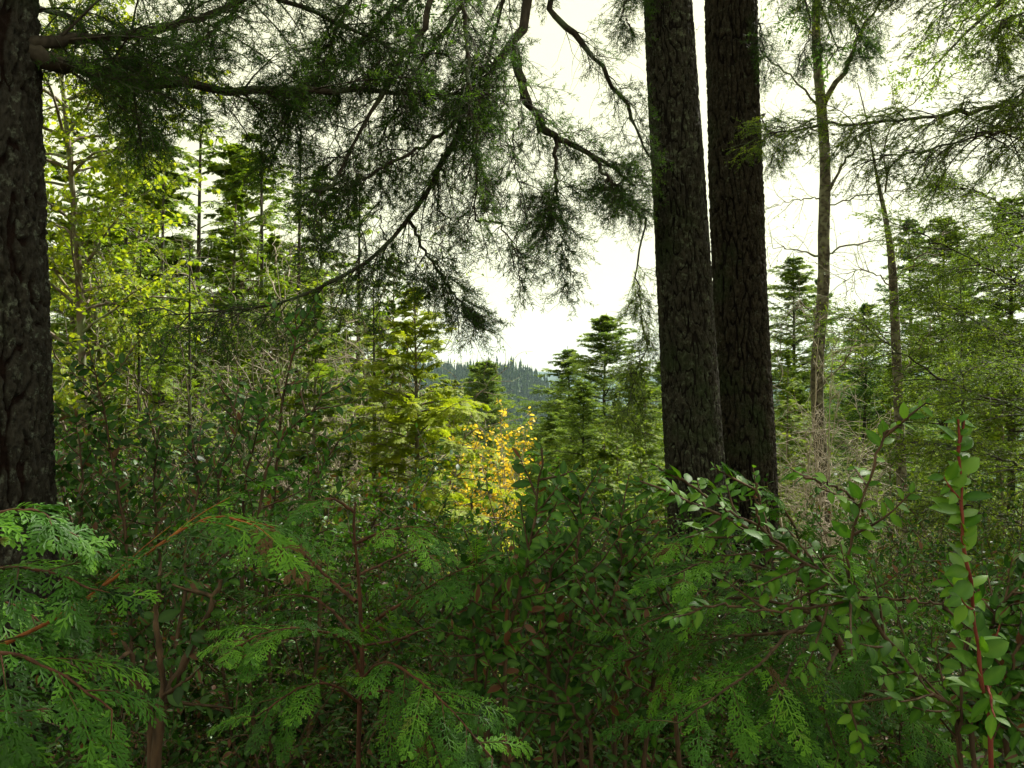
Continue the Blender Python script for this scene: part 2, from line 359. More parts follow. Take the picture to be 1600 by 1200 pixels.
# ------------------------------------------------------------------ naming
def tag(o, label, cat, group=None, kind=None):
    o['label'] = label; o['category'] = cat
    if group: o['group'] = group
    if kind: o['kind'] = kind
    return o
def thing(name, loc, label, cat, group=None):
    o = bpy.data.objects.new(name, None); COL.objects.link(o); o.location = loc; o.empty_display_size = 0.3
    return tag(o, label, cat, group)
def copy_tree(o, parent=None):
    c = o.copy(); COL.objects.link(c); c.parent = parent
    for ch in [x for x in list(COL.objects) if x.parent == o]: copy_tree(ch, c)
    return c

# ------------------------------------------------------------------ ground and hills
def ss(x): x = np.clip(x, 0, 1); return x * x * (3 - 2 * x)
def gz(x, y):
    x = np.asarray(x, float); y = np.asarray(y, float)
    q = x / np.maximum(np.abs(y), 1) * F + 800
    h1 = np.interp(x, [-900, -300, -140, -40, 20, 75, 140, 260, 600, 1500], [75, 40, 14, 20, 12, -22, -55, -50, 10, 60])
    h2 = np.interp(x, [-3500, -700, -150, 200, 600, 1000, 3500], [240, 150, 128, 150, 118, 120, 200])
    ys = [-30, 4, 10, 22, 60, 180, 500, 800, 1200, 1500, 3400, 5200, 7000]
    zs = [0.4, 0, -1.1, -3.4, -14, -48, -90, -50, 0, -60, -60, 0, 0]
    z = np.zeros_like(y) + zs[0]
    for i in range(len(ys) - 1):
        a = zs[i] + (h1 if ys[i] == 1200 else 0) + (h2 if ys[i] >= 5200 else 0)
        b = zs[i + 1] + (h1 if ys[i + 1] == 1200 else 0) + (h2 if ys[i + 1] >= 5200 else 0)
        f = (y - ys[i]) / (ys[i + 1] - ys[i]); s = ss(f) if ys[i] >= 180 else np.clip(f, 0, 1)
        z = np.where((y >= ys[i]) & (y <= ys[i + 1] + 1e9 * (i == len(ys) - 2)), a + (b - a) * s, z)
    w = ss((y - 200) / 800)
    return z + w * (9 * np.sin(x / 71 + y / 133) + 5 * np.sin(x / 31 - y / 47)) + 0.05 * np.sin(x * 1.9) * np.cos(y * 1.3)

def build_ground():
    ra = np.concatenate([[0.0], np.geomspace(0.4, 7400, 230)])
    th = np.linspace(0, 2 * math.pi, 361)[:-1]
    # finer in front of the camera
    R, TH = np.meshgrid(ra, th, indexing='ij')
    X = R * np.sin(TH); Y = R * np.cos(TH)
    Yc = np.clip(Y, -40, 7400)
    Z = gz(X, np.maximum(Yc, -30)) - 0.0
    V = np.stack([X, Y, Z], -1); n = len(th)
    i = np.arange(len(ra) - 1)[:, None]; j = np.arange(n)[None]; jn = (j + 1) % n
    Q = np.stack([i * n + j, (i + 1) * n + j, (i + 1) * n + jn, i * n + jn], -1).reshape(-1, 4)[:, ::-1]
    g = Geo(); g.add(V, None, Q); o = g.obj('ground', M['ground']); o['kind'] = 'structure'; o['label'] = 'sloping forest floor falling to a wooded valley with hills beyond'
build_ground()

# ------------------------------------------------------------------ far wood: one mass of conifers
def far_wood():
    g = Geo(); N = 15000
    Y = np.sqrt(RNG.uniform(330 ** 2, 1330 ** 2, N)); X = (RNG.uniform(380, 1330, N) - 800) / F * Y
    n = N; Z = gz(X, Y)
    H = RNG.uniform(13, 27, n) * RNG.choice([1, 1, 1, 1.25, 0.75], n); R = H * RNG.uniform(0.13, 0.19, n)
    tiers = 8; k = 7
    for t in range(tiers):
        f0 = t / tiers; zt = Z + H * (0.12 + 0.88 * (f0 + 1.35 / tiers)); zb = Z + H * (0.10 + 0.88 * f0)
        rr = R * (1 - f0) ** 0.85 * RNG.uniform(0.8, 1.2, n)
        th = RNG.uniform(0, 6.28, (n, 1)) + np.arange(k)[None] / k * 6.283 + RNG.normal(0, 0.2, (n, k))
        ra = rr[:, None] * np.where(np.arange(k)[None] % 2 == 0, 1, 0.5) * RNG.uniform(0.75, 1.25, (n, k))
        rim = np.stack([X[:, None] + ra * np.cos(th), Y[:, None] + ra * np.sin(th), zb[:, None] + RNG.normal(0, 0.3, (n, k))], -1)
        top = np.stack([X, Y, np.minimum(zt, Z + H)], -1)[:, None]
        V = np.concatenate([rim, top], 1)
        j = np.arange(k); T = np.stack([j, (j + 1) % k, np.full(k, k)], -1)
        g.add(V, (T[None] + (np.arange(n) * (k + 1))[:, None, None]).reshape(-1, 3), None, np.repeat(np.clip(RNG.normal(0.5, 0.3, n), 0, 1), k + 1))
    o = g.obj('distant_conifer_forest', M['fir_blue'], smooth=False)
    o['kind'] = 'stuff'; o['label'] = 'blue green conifer forest covering the hillside across the valley'; o['category'] = 'forest'
far_wood()

# ------------------------------------------------------------------ conifers
def conifer(name, label, cat, H, blen, mat, style='fir', nb=70, droop=0.08, rise=0.25, z0=0.08, r=0.05, detail=1.0, group=None, wood='wood_dark', curve=0.0, path=None, top_pow=0.8, spl=0.16):
    """a whole young conifer at the origin: trunk > , boughs > foliage"""
    root = thing(name, (0, 0, 0), label, cat, group)
    if path is None:
        zz = np.linspace(0, 1, 12); w = 0.02 * H * 0.3
        path = np.stack([w * np.sin(zz * 3 + U(0, 6)) + curve * zz ** 2, w * np.cos(zz * 2.3 + U(0, 6)), zz * H], -1)
        path[:, :2] -= path[0, :2]
    g = Geo(); tubes(g, path[None], r, 0.004, 8); g.obj('trunk', M[wood], root)
    t = np.sort(z0 + (0.99 - z0) * U(0, 1, nb) ** 0.75); pos, _ = at_t(path[None], t[None]); pos = pos[0]
    az = np.arange(nb) * 2.4 + RNG.normal(0, 0.4, nb)
    el = rise + 0.7 * (np.minimum(t, 0.85) - 0.4) + RNG.normal(0, 0.2, nb)
    d = np.stack([np.cos(az) * np.cos(el), np.sin(az) * np.cos(el), np.sin(el)], -1)
    L = blen * ((1 - t) ** top_pow * (0.75 + 0.25 * np.minimum(1, t / 0.2)) + 0.012) * U(0.4, 1.15, nb)
    B = grow(pos, d, L, 6, droop, 0.05)
    gw = Geo(); tubes(gw, B, 0.004 + 0.008 * L, 0.0015, 4)
    gf = Geo(); up = np.tile([0, 0, 1.0], (nb, 1))
    big = min(blen, 1.7) / 1.2
    if style == 'cedar':
        m = int(10 * detail + 2)
        Q, nn, tt, idx, Ls = kids(B, up, m, 0.18, 1.0, 0.8, spl * big * 1.25, 4, 0.26, 0.08, tilt=0.7, jit=0.02, env=lambda t: 1.15 - 0.6 * t)
        Ls0 = L[idx] / blen; Q = Q[:, :1] + (Q - Q[:, :1]) * (0.1 + 0.9 * np.minimum(1, Ls0 * 1.3))[:, None, None]
        a = np.clip(RNG.normal(0.5, 0.22, len(Q)), 0, 1)
        tubes(gw, Q[::2], 0.0018, 0.001, 3)
        env = lambda t: (0.4 + 0.8 * t) * (1 - t ** 3) + 0.15
        np_ = int(9 * detail + 1)
        K, kn, kt, ki, kl = kids(Q, nn, np_, 0.1, 0.98, 0.85, 0.075 * big, 2, 0.22, 0.05, tilt=0.25, env=env)
        f_ = (0.35 + 0.65 * np.minimum(1, Ls0[ki] * 1.5)); K = K[:, :1] + (K - K[:, :1]) * f_[:, None, None]; ak = np.clip(a[ki] + RNG.normal(0, 0.12, len(ki)), 0, 1)
        ribbons(gf, K, kn, 0.008 * big, ak); scales(gf, K, kn, 6, 0.034 * big * f_, 0.008 * big, ak)
    else:
        m = int(11 * detail + 2)
        Q, nn, tt, idx, Ls = kids(B, up, m, 0.1, 1.0, 0.95, 0.3 * big, 3, 0.16 if style == 'fir' else 0.3, 0.08, tilt=0.7, jit=0.02, env=lambda t: 1.1 - 0.75 * t)
        Ls0 = L[idx] / blen; Q = Q[:, :1] + (Q - Q[:, :1]) * (0.07 + 0.93 * np.minimum(1, Ls0 * 1.2))[:, None, None]
        a = np.clip(RNG.normal(0.5, 0.22, len(Q)), 0, 1)
        tubes(gw, Q, 0.002, 0.001, 3)
        K, kn, kt, ki, kl = kids(Q, nn, int(5 * detail + 1), 0.15, 0.95, 0.8, 0.1 * big, 2, 0.1, 0.06, tilt=0.4)
        K = K[:, :1] + (K - K[:, :1]) * (0.2 + 0.8 * np.minimum(1, Ls0[ki] * 1.3))[:, None, None]
        k1 = RNG.random(len(K)) < 0.4 + 1.1 * Ls0[ki]; k2 = RNG.random(len(Q)) < 0.5 + 1.1 * Ls0; K, ki = K[k1], ki[k1]; Qn, an = Q[k2], a[k2]
        nl = 0.026 * big ** 0.5; nw = 0.0075 * big ** 0.5
        needles(gf, K, int(16 * detail), nl, nw, a[ki], flat=(style != 'fir')); needles(gf, Qn, int(20 * detail), nl, nw, an, flat=(style != 'fir'))
        needles(gf, B, int(16 * detail), nl, nw, np.full(nb, 0.5))
    b = gw.obj('branches', M[wood], root); gf.obj('foliage', M[mat], b, smooth=False)
    return root

def place(root, x, y, rz=0.0, s=1.0, label=None, sink=0.1, tilt=(0, 0)):
    root.location = (x, y, float(gz(x, y)) - sink); root.rotation_euler = (tilt[0], tilt[1], rz); root.scale = (s, s, s)
    if label: root['label'] = label
    return root
def place_px(root, H, px, toppy, Y, rz=0.0, label=None, tilt=(0, 0)):
    """stand a tree of height H at distance Y so that it is as tall as in the photo"""
    x, zt = XZ(px, toppy, Y); base = float(gz(x, Y)) - 0.1
    return place(root, x, Y, rz, (zt - base) / H, label, 0.1, tilt)

cedA = conifer('cedar_sapling', 'x', 'cedar tree', 5.5, 1.35, 'cedar_mid', 'cedar', 120, 0.13, 0.35, 0.1, 0.04, 1.0, group='young cedars behind the thicket', wood='twig_grey')
cedB = conifer('cedar_sapling', 'x', 'cedar tree', 4.5, 1.45, 'cedar_mid', 'cedar', 120, 0.15, 0.3, 0.08, 0.038, 1.1, group='young cedars behind the thicket', wood='twig_grey', top_pow=0.65)
cedG = conifer('golden_cedar', 'x', 'cedar tree', 4.5, 1.35, 'cedar_gold', 'cedar', 150, 0.15, 0.3, 0.08, 0.038, 1.2, group='golden cedars beside the valley view', wood='twig_grey', top_pow=0.6)
cedS = conifer('slender_cedar', 'x', 'cedar tree', 5.5, 1.1, 'cedar_mid', 'cedar', 62, 0.14, 0.3, 0.1, 0.055, 0.85, wood='wood_dark')
firA = conifer('young_fir', 'x', 'fir tree', 7.0, 2.5, 'fir_mid', 'fir', 210, 0.02, 0.10, 0.06, 0.06, 1.0, group='young firs on the slope')
hemA = conifer('young_hemlock', 'x', 'hemlock tree', 7.0, 2.3, 'hemlock', 'hemlock', 200, 0.12, 0.25, 0.06, 0.06, 1.0, group='young firs on the slope')
firD = conifer('dark_fir', 'x', 'fir tree', 9.0, 2.4, 'fir', 'fir', 210, 0.05, 0.1, 0.05, 0.09, 1.0, group='dark firs on the right')

used = set()
def inst(proto):
    if proto.name in used: return copy_tree(proto)
    used.add(proto.name); return proto

def ced(proto, H, px, py, Y, lab, rz=None, tilt=(0, 0)):
    if px < 600 and Y < 12: py -= 90
    if lab.startswith('golden green'): py -= 10
    o = inst(proto); place_px(o, H, px, py, Y, U(0, 6.28) if rz is None else rz, lab, tilt)
    k = 1.9 if px in (945, 887) else 1.45 if proto in (firA, hemA) else 1.3 if proto is firD else 1.3 if (proto is not cedS and px < 800) else 1.1
    o.scale.x *= k; o.scale.y *= k
for a in [
 (cedS, 5.5, 318, 190, 8.6, 'tall sparse cedar sapling with a straight bare dark trunk rising left of the overhanging bough'),
 (cedA, 5.5, 163, 335, 7.4, 'bright cedar sapling just right of the yellow green leaves by the left trunk'),
 (cedB, 4.5, 232, 300, 11.0, 'dense green cedar behind the two leftmost saplings'),
 (cedA, 5.5, 112, 240, 10.5, 'shadowy cedar half hidden behind the yellow green tree at far left'),
 (cedB, 4.5, 392, 300, 11.5, 'feathery cedar standing behind the bare twiggy shrub left of centre'),
 (cedA, 5.5, 508, 350, 9.6, 'slim cedar sapling beneath the drooping branch tip left of centre'),
 (cedB, 4.5, 462, 400, 13.0, 'pale green cedar further back in the gap between the slim saplings'),
 (cedA, 5.5, 618, 395, 10.0, 'thin topped cedar sapling just left of the golden cedar'),
 (cedG, 4.5, 650, 455, 5.9, 'golden green cedar with drooping sprays at the left edge of the valley view'),
 (cedG, 4.5, 698, 590, 10.8, 'low golden cedar leaning toward the amber leaved shrub'),
 (cedB, 4.5, 580, 560, 11.0, 'rounded olive cedar behind the pale tangle of twigs'),
 (cedA, 5.5, 275, 400, 13.5, 'hazy green cedar far back between the left saplings'),
 (cedA, 5.5, 545, 480, 15.0, 'distant cedar showing through the twigs left of the golden cedar'),
 (cedA, 5.5, 968, 610, 13.0, 'light green cedar sapling below the pointed fir tops at centre'),
 (cedA, 5.5, 1012, 560, 15.5, 'cedar sapling close against the left edge of the twin trunks'),
 (cedA, 5.5, 1228, 545, 12.0, 'cedar sapling close against the right edge of the twin trunks'),
 (cedB, 4.5, 1265, 640, 13.5, 'low bushy cedar behind the pale bare alder'),
 (cedA, 5.5, 915, 700, 11.5, 'small cedar with white glints in front of the centre firs'),
 (cedA, 5.5, 1005, 655, 8.0, 'sunlit young cedar leaning against the left edge of the twin trunks'),
 (cedB, 4.5, 940, 680, 7.2, 'sunlit young cedar in the gap between the amber leaves and the twin trunks'),
 (cedA, 5.5, 872, 715, 7.6, 'short sunlit cedar right beside the tall leafy shoot'),
 (cedB, 4.5, 1035, 735, 6.6, 'short bushy cedar right at the foot of the twin trunks'),
 (cedA, 5.5, 1335, 660, 9.0, 'small cedar behind the pale twigs between the two alders'),
 (cedB, 4.5, 1215, 720, 8.0, 'short bushy cedar just right of the foot of the twin trunks'),
 (cedS, 5.5, 205, 215, 7.8, 'slender cedar between the yellow green tree and the straight dark stem'),
 (cedS, 5.5, 402, 250, 9.3, 'slender cedar just right of the straight dark stem'),
 (cedS, 5.5, 470, 290, 8.2, 'slender drooping cedar under the long overhanging limb'),
 (cedS, 5.5, 560, 330, 9.8, 'slender cedar behind the hanging branch tips left of the sky gap'),
 (cedS, 5.5, 262, 290, 9.9, 'slender cedar just left of the straight dark stem'),
 (cedA, 5.5, 360, 360, 8.0, 'leafy cedar low against the straight dark stem'),
 (cedA, 5.5, 440, 450, 7.4, 'leafy cedar low under the end of the long limb'),
 (cedA, 5.5, 150, 430, 6.8, 'leafy cedar below the yellow green tree'),
 (cedS, 5.5, 300, 470, 5.6, 'near feathery cedar in front of the straight dark stem'),
 (cedA, 5.5, 490, 540, 5.4, 'near feathery cedar low under the middle of the long limb'),
 (cedS, 5.5, 225, 480, 5.8, 'near feathery cedar in front of the yellow green tree'),
 (cedS, 5.5, 580, 520, 6.4, 'near feathery cedar against the left side of the golden cedar'),
 (cedS, 5.5, 1500, 420, 9.0, 'slender cedar at the back of the leaning hemlock'),
 (cedA, 5.5, 1390, 560, 10.0, 'bright cedar directly behind the thin mossy stem'),
 (cedA, 5.5, 1560, 520, 8.6, 'cedar filling the right edge behind the red stemmed shrub'),
 (cedB, 4.5, 1480, 700, 9.5, 'low cedar in the shade under the hemlock boughs at right'),
]: ced(*a)
for a in [
 (firA, 7.0, 945, 488, 21.0, 'tallest pointed young fir at centre beside the twin trunks'),
 (hemA, 7.0, 887, 540, 23.0, 'second pointed young fir left of the tallest one at centre'),
 (hemA, 7.0, 1570, 300, 9.5, 'large green hemlock filling the right edge behind the leaning one'),
 (hemA, 7.0, 915, 590, 17.0, 'bushy hemlock low between the two pointed firs at centre'),
 (firA, 7.0, 992, 575, 18.0, 'bushy fir close left of the twin trunks'),
 (hemA, 7.0, 860, 640, 19.0, 'bushy hemlock low left of the pointed firs at centre'),
 (hemA, 7.0, 1250, 600, 17.0, 'bushy hemlock behind the foot of the bare alder'),
 (firA, 7.0, 1400, 560, 18.0, 'bushy fir behind the thin mossy stem'),
 (firA, 7.0, 1040, 560, 24.0, 'young fir mostly hidden behind the twin trunks'),
 (firA, 7.0, 765, 560, 62.0, 'small thin topped fir rising above the valley ridge'),
 (firA, 7.0, 748, 562, 70.0, 'narrow fir tip beside the small thin topped fir'),
 (hemA, 7.0, 835, 690, 30.0, 'hemlock with tiered boughs at the foot of the valley view'),
 (hemA, 7.0, 1235, 395, 24.0, 'pointed hemlock between the twin trunks and the bare alder'),
 (hemA, 7.0, 1340, 500, 27.0, 'grey green hemlock behind the bare alder'),
 (hemA, 7.0, 1480, 330, 14.0, 'broad hemlock filling the space behind the thin mossy stem'),
 (firA, 7.0, 205, 270, 17.0, 'dark topped fir rising behind the left cedars'),
 (firA, 7.0, 360, 420, 22.0, 'fir in the far background of the left thicket'),
 (hemA, 7.0, 120, 330, 19.0, 'hemlock in the far background beside the left trunk'),
 (firA, 7.0, 520, 520, 26.0, 'fir in the far background behind the tangle of twigs'),
 (hemA, 7.0, 640, 610, 30.0, 'hemlock in the far background behind the golden cedar'),
 (firA, 7.0, 450, 480, 28.0, 'low fir behind the feathery cedar'),
 (hemA, 7.0, 1560, 480, 18.0, 'hemlock in the far background at the right edge'),
]: ced(*a)
for a in [
 (firD, 9.0, 1425, 335, 25.0, 'tall dark fir standing behind the thin mossy stem at right'),
 (firD, 9.0, 1345, 470, 15.0, 'dark fir between the alder and the thin mossy stem'),
 (firD, 9.0, 1290, 430, 34.0, 'dark fir directly behind the bare alder'),
 (firD, 9.0, 1500, 400, 33.0, 'dark fir at the back of the right hand trees'),
]: ced(*a)

# individual conifers down the valley slope
def valley_trees():
    lab = 'green fir on the valley slope below the hill'
    for (px, py, Y) in [(700, 610, 150), (725, 600, 190), (745, 615, 130), (765, 640, 110), (690, 640, 120), (715, 655, 100), (735, 668, 90), (780, 660, 140), (805, 668, 170),
                        (820, 650, 200), (838, 660, 150), (855, 668, 120), (870, 640, 210), (790, 700, 85), (760, 700, 75), (720, 712, 70), (690, 700, 80), (815, 712, 75), (845, 720, 70),
                        (660, 625, 160), (640, 630, 180), (880, 700, 70), (905, 660, 120), (1000, 640, 130), (1030, 625, 160), (775, 745, 50), (730, 760, 48), (830, 765, 45)]:
        o = copy_tree(random.choice([firA, hemA])); place_px(o, 7.0, px, py, Y, U(0, 6.28)); o.name = 'valley_fir'
        o['label'] = lab; o['group'] = 'firs on the valley slope'
        o.scale.x *= 0.42; o.scale.y *= 0.42
valley_trees()

# ------------------------------------------------------------------ the three big trunks with furrowed bark
def bark_trunk(path, rads, rows, cols, s, depth, stretch, mat, parent, seed, origin):
    n = len(path); C = spline(path, rows); R = np.interp(np.linspace(0, n - 1, rows), np.arange(n), rads)
    # even spacing
    th = np.arange(cols) / cols * 2 * math.pi
    V = np.zeros((rows, cols, 3)); A = np.zeros((rows, cols))
    ct, st = np.cos(th), np.sin(th)
    for i in range(rows):
        r = R[i]; z = C[i, 2]
        for j in range(cols):
            x, y = ct[j] * r, st[j] * r
            wv = noise.noise(Vector((x * 6 + seed, y * 6, z * 4.2))); w2 = noise.noise(Vector((x * 19, y * 19 + seed, z * 14 + 9)))
            ox = wv * 0.38 + w2 * 0.22
            n1 = abs(noise.noise(Vector((x / s + ox + seed, y / s + ox, z / (s * stretch * 2.0)))))
            n2 = abs(noise.noise(Vector((x / s * 1.9 - ox, y / s * 1.9 + seed, z / (s * stretch * 0.42) + w2 * 1.2))))
            f1 = min(1, max(0, (n1 - 0.05) / 0.09)); f1 = f1 * f1 * (3 - 2 * f1)
            f2 = min(1, n2 / 0.07)
            f = f1 * (0.5 + 0.5 * f2)
            fine = noise.fractal(Vector((x * 60, y * 60, z * 38)), 1.0, 2.0, 3)
            big = noise.noise(Vector((x * 5, y * 5, z * 1.7 + seed)))
            rr = r - depth * (1 - f) + depth * 0.42 * fine + depth * 0.28 * big
            V[i, j] = (C[i, 0] + ct[j] * rr, C[i, 1] + st[j] * rr, z); A[i, j] = f * 0.9 + 0.08 * fine
    i = np.arange(rows - 1)[:, None]; j = np.arange(cols)[None]; jn = (j + 1) % cols
    Q = np.stack([i * cols + j, i * cols + jn, (i + 1) * cols + jn, (i + 1) * cols + j], -1).reshape(-1, 4)
    g = Geo(); g.add(V - origin, None, Q, A); return g.obj('trunk', M[mat], parent)

def line_pts(rows):     # (px, py, Y, halfwidth px) -> path and radii
    return [P3(a, b, c) for a, b, c, _ in rows], [w * c / F for _, _, c, w in rows]

def upper(parent, path_fn, z0, z1, blen, nb, mat, seed, origin, az_pref=None):
    """live boughs of the tall trees, from above the picture's top edge upward"""
    gw, gf = Geo(), Geo()
    z = np.sort(U(z0, z1, nb)); pos = np.stack([path_fn(q) for q in z]) - origin
    az = U(0, 6.283, nb)
    el = RNG.normal(0.05, 0.15, nb)
    d = np.stack([np.cos(az) * np.cos(el), np.sin(az) * np.cos(el), np.sin(el)], -1)
    f = (z - z0) / (z1 - z0); L = blen * (1 - 0.6 * f) * U(0.6, 1.1, nb)
    B = grow(pos, d, L, 6, 0.06, 0.06); tubes(gw, B, 0.012 + 0.008 * L, 0.004, 5)
    Q, nn, tt, idx, Ls = kids(B, np.tile([0, 0, 1.], (nb, 1)), 22, 0.15, 1, 0.9, 0.7, 3, 0.1, 0.06, tilt=0.35, jit=0.02, env=lambda t: 1.1 - 0.7 * t)
    tubes(gw, Q, 0.005, 0.002, 3)
    K, kn, kt, ki, kl = kids(Q, nn, 8, 0.15, 1, 0.8, 0.2, 2, 0.15, 0.06, tilt=0.5)
    a = np.clip(RNG.normal(0.5, 0.2, len(K)), 0, 1)
    needles(gf, K, 13, 0.05, 0.014, a); needles(gf, Q, 14, 0.05, 0.014, np.full(len(Q), 0.5))
    b = gw.obj('upper_branches', M['wood_dark'], parent); gf.obj('foliage', M[mat], b, smooth=False)

# left trunk
Y0 = 2.5
rowsL = [(-66, -420, Y0, 98), (-60, -150, Y0, 108), (-62, 0, Y0, 110), (-56, 300, Y0, 113), (-49, 600, Y0, 117), (-45, 850, Y0, 121), (-46, 1200, Y0, 126), (-48, 1520, Y0, 138)]
pL, rL = line_pts(rowsL)
oL = np.array([pL[-1][0], Y0, float(gz(pL[-1][0], Y0)) - 0.02])
treeL = thing('old_fir', oL, 'massive dark scaly barked fir trunk cut by the left edge of the photo', 'fir tree')
bark_trunk(pL[::-1], rL[::-1], 620, 300, 0.034, 0.020, 2.6, 'bark_red', treeL, 3.3, oL)
topL = pL[0]
g = Geo(); tubes(g, spline([topL - oL, topL - oL + np.array([0.05, 0.1, 5]), topL - oL + np.array([0.1, 0.2, 13])], 14)[None], rL[0], 0.03, 16); g.obj('upper_trunk', M['wood_dark'], treeL)
upper(treeL, lambda z: np.array([topL[0], topL[1], z]), 5.3, 13, 3.1, 48, 'fir', 1, oL)

rows1 = [(1028, -260, 4.6, 33), (1036, -100, 4.6, 36), (1043, 0, 4.6, 37.5), (1055, 200, 4.6, 40), (1067, 400, 4.6, 42.5), (1078, 600, 4.6, 44), (1090, 800, 4.6, 47), (1096, 1000, 4.6, 50), (1100, 1190, 4.6, 58)]
p1, r1 = line_pts(rows1); o1 = np.array([p1[-1][0], 4.6, float(gz(p1[-1][0], 4.6)) - 0.05])
tree1 = thing('twin_fir', o1, 'left of the two tall furrowed fir trunks, grey with lichen, nearer the camera', 'fir tree', 'pair of fir trunks')
bark_trunk(p1[::-1], r1[::-1], 1000, 280, 0.021, 0.011, 2.3, 'bark_grey', tree1, 0.0, o1)
rows2 = [(1142, -260, 5.1, 35), (1142, 0, 5.1, 40), (1147, 200, 5.1, 40.5), (1154, 400, 5.1, 41.5), (1162, 600, 5.1, 43), (1170, 800, 5.1, 45), (1174, 1000, 5.1, 48), (1176, 1170, 5.1, 55)]
p2, r2 = line_pts(rows2); o2 = np.array([p2[-1][0], 5.1, float(gz(p2[-1][0], 5.1)) - 0.05])
tree2 = thing('twin_fir', o2, 'right of the two tall furrowed fir trunks, browner, with deep dark vertical cracks', 'fir tree', 'pair of fir trunks')
bark_trunk(p2[::-1], r2[::-1], 1000, 280, 0.026, 0.016, 2.6, 'bark_brown', tree2, 7.7, o2)
for tr, pp, rr, oo, sd in ((tree1, p1, r1, o1, 5), (tree2, p2, r2, o2, 6)):
    tp = pp[0] - oo; dx = (pp[0] - pp[1]) / (pp[0] - pp[1])[2]
    g = Geo(); tubes(g, spline([tp, tp + dx * 6, tp + dx * 14], 12)[None], rr[0] * 0.99, 0.03, 20); g.obj('upper_trunk', M['wood_dark'], tr)
    upper(tr, lambda z, a=pp[0], dx=dx: a + dx * (z - a[2]), 4.9, 17, 3.5, 54, 'fir', sd, oo)

# ------------------------------------------------------------------ hand placed boughs
def bough(parent, origin, pts, r0, r1, nside, slen, twigs, tlen=0.13, t0=0.1, t1=1.0, ang=0.9, droop=0.12, mat='fir', wood='wood_dark', nm=34, nl=0.021, nw=0.0026, flat=False, tilt=0.5, env=None, normal=(0, 0, 1), dens=1.0, bare=0.0, lead=None):
    P = spline([P3(*q) for q in pts], 26) - origin
    P[1:-1] += RNG.normal(0, 0.006, (24, 3))
    gw, gf = Geo(), Geo(); tubes(gw, P[None], r0, r1, 8, power=0.8)
    env = env or (lambda t: 1.15 - 0.7 * t)
    nside = int(nside * 0.82); tilt *= 0.6; bare *= 0.7
    Q, nn, tt, idx, Ls = kids(P[None], np.array([normal], float), nside, t0, t1, ang, slen, 5, droop, 0.08, tilt=tilt, jit=0.015, angj=0.25, env=env)
    tubes(gw, Q, 0.0018 + 0.006 * Ls, 0.001, 4)
    kp = RNG.random(len(Q)) >= bare; QB = Q[~kp]; Q, nn, Ls = Q[kp], nn[kp], Ls[kp]
    K, kn, kt, ki, kl = kids(Q, nn, twigs, 0.15, 1.0, 0.85, tlen, 3, 0.16, 0.08, tilt=0.6, jit=0.03, env=lambda t: 1.2 - 0.5 * t)
    K2, n2, _, k2, _ = kids(K, kn, 3, 0.25, 0.8, 0.8, tlen * 0.5, 2, 0.12, 0.08, tilt=0.6)
    tubes(gw, K, 0.0014, 0.0006, 3); tubes(gw, K2, 0.0009, 0.0005, 3)
    if len(QB):
        Z, zn, _, _, _ = kids(QB, np.tile([0, 0, 1.], (len(QB), 1)), 5, 0.2, 1, 0.7, tlen * 1.3, 4, 0.1, 0.2, tilt=0.8); tubes(gw, Z, 0.0011, 0.0005, 3)
    dens *= 0.53; a = np.clip(RNG.normal(0.5, 0.25, len(K)), 0, 1); b2 = a[k2]
    sel = RNG.random(len(K)) < dens; needles(gf, K[sel], nm, nl, nw, a[sel], flat)
    s2 = RNG.random(len(K2)) < dens; needles(gf, K2[s2], nm // 2, nl, nw, b2[s2], flat)
    needles(gf, Q, nm, nl, nw, np.full(len(Q), 0.4), flat, t0=0.6)
    b = gw.obj('branch', M[wood], parent); gf.obj('foliage', M[mat], b, smooth=False)

# boughs of the left fir
bough(treeL, oL, [(20, 80, 2.5), (90, 96, 2.55), (160, 118, 2.7), (270, 132, 2.9), (420, 143, 3.1), (600, 142, 3.4), (760, 150, 3.7)], 0.033, 0.006, 64, 0.5, 13, t0=0.1, droop=0.10, tilt=0.8, env=lambda t: 0.4 + 0.9 * t * (1.3 - t))
bough(treeL, oL, [(20, 70, 2.5), (90, 68, 2.55), (170, 60, 2.7), (260, 42, 2.8), (340, 18, 3.0), (420, -30, 3.1), (520, -80, 3.3)], 0.022, 0.006, 34, 0.45, 11, t0=0.12, droop=0.1, tilt=0.9)
bough(treeL, oL, [(0, -160, 2.5), (140, -110, 2.8), (330, -40, 3.0), (520, 30, 3.3), (640, 90, 3.5)], 0.018, 0.005, 34, 0.5, 12, droop=0.13, tilt=0.9)
bough(treeL, oL, [(0, 10, 2.55), (110, 30, 2.9), (190, 110, 3.2), (260, 190, 3.4)], 0.012, 0.003, 26, 0.3, 9, droop=0.18, tilt=0.9)
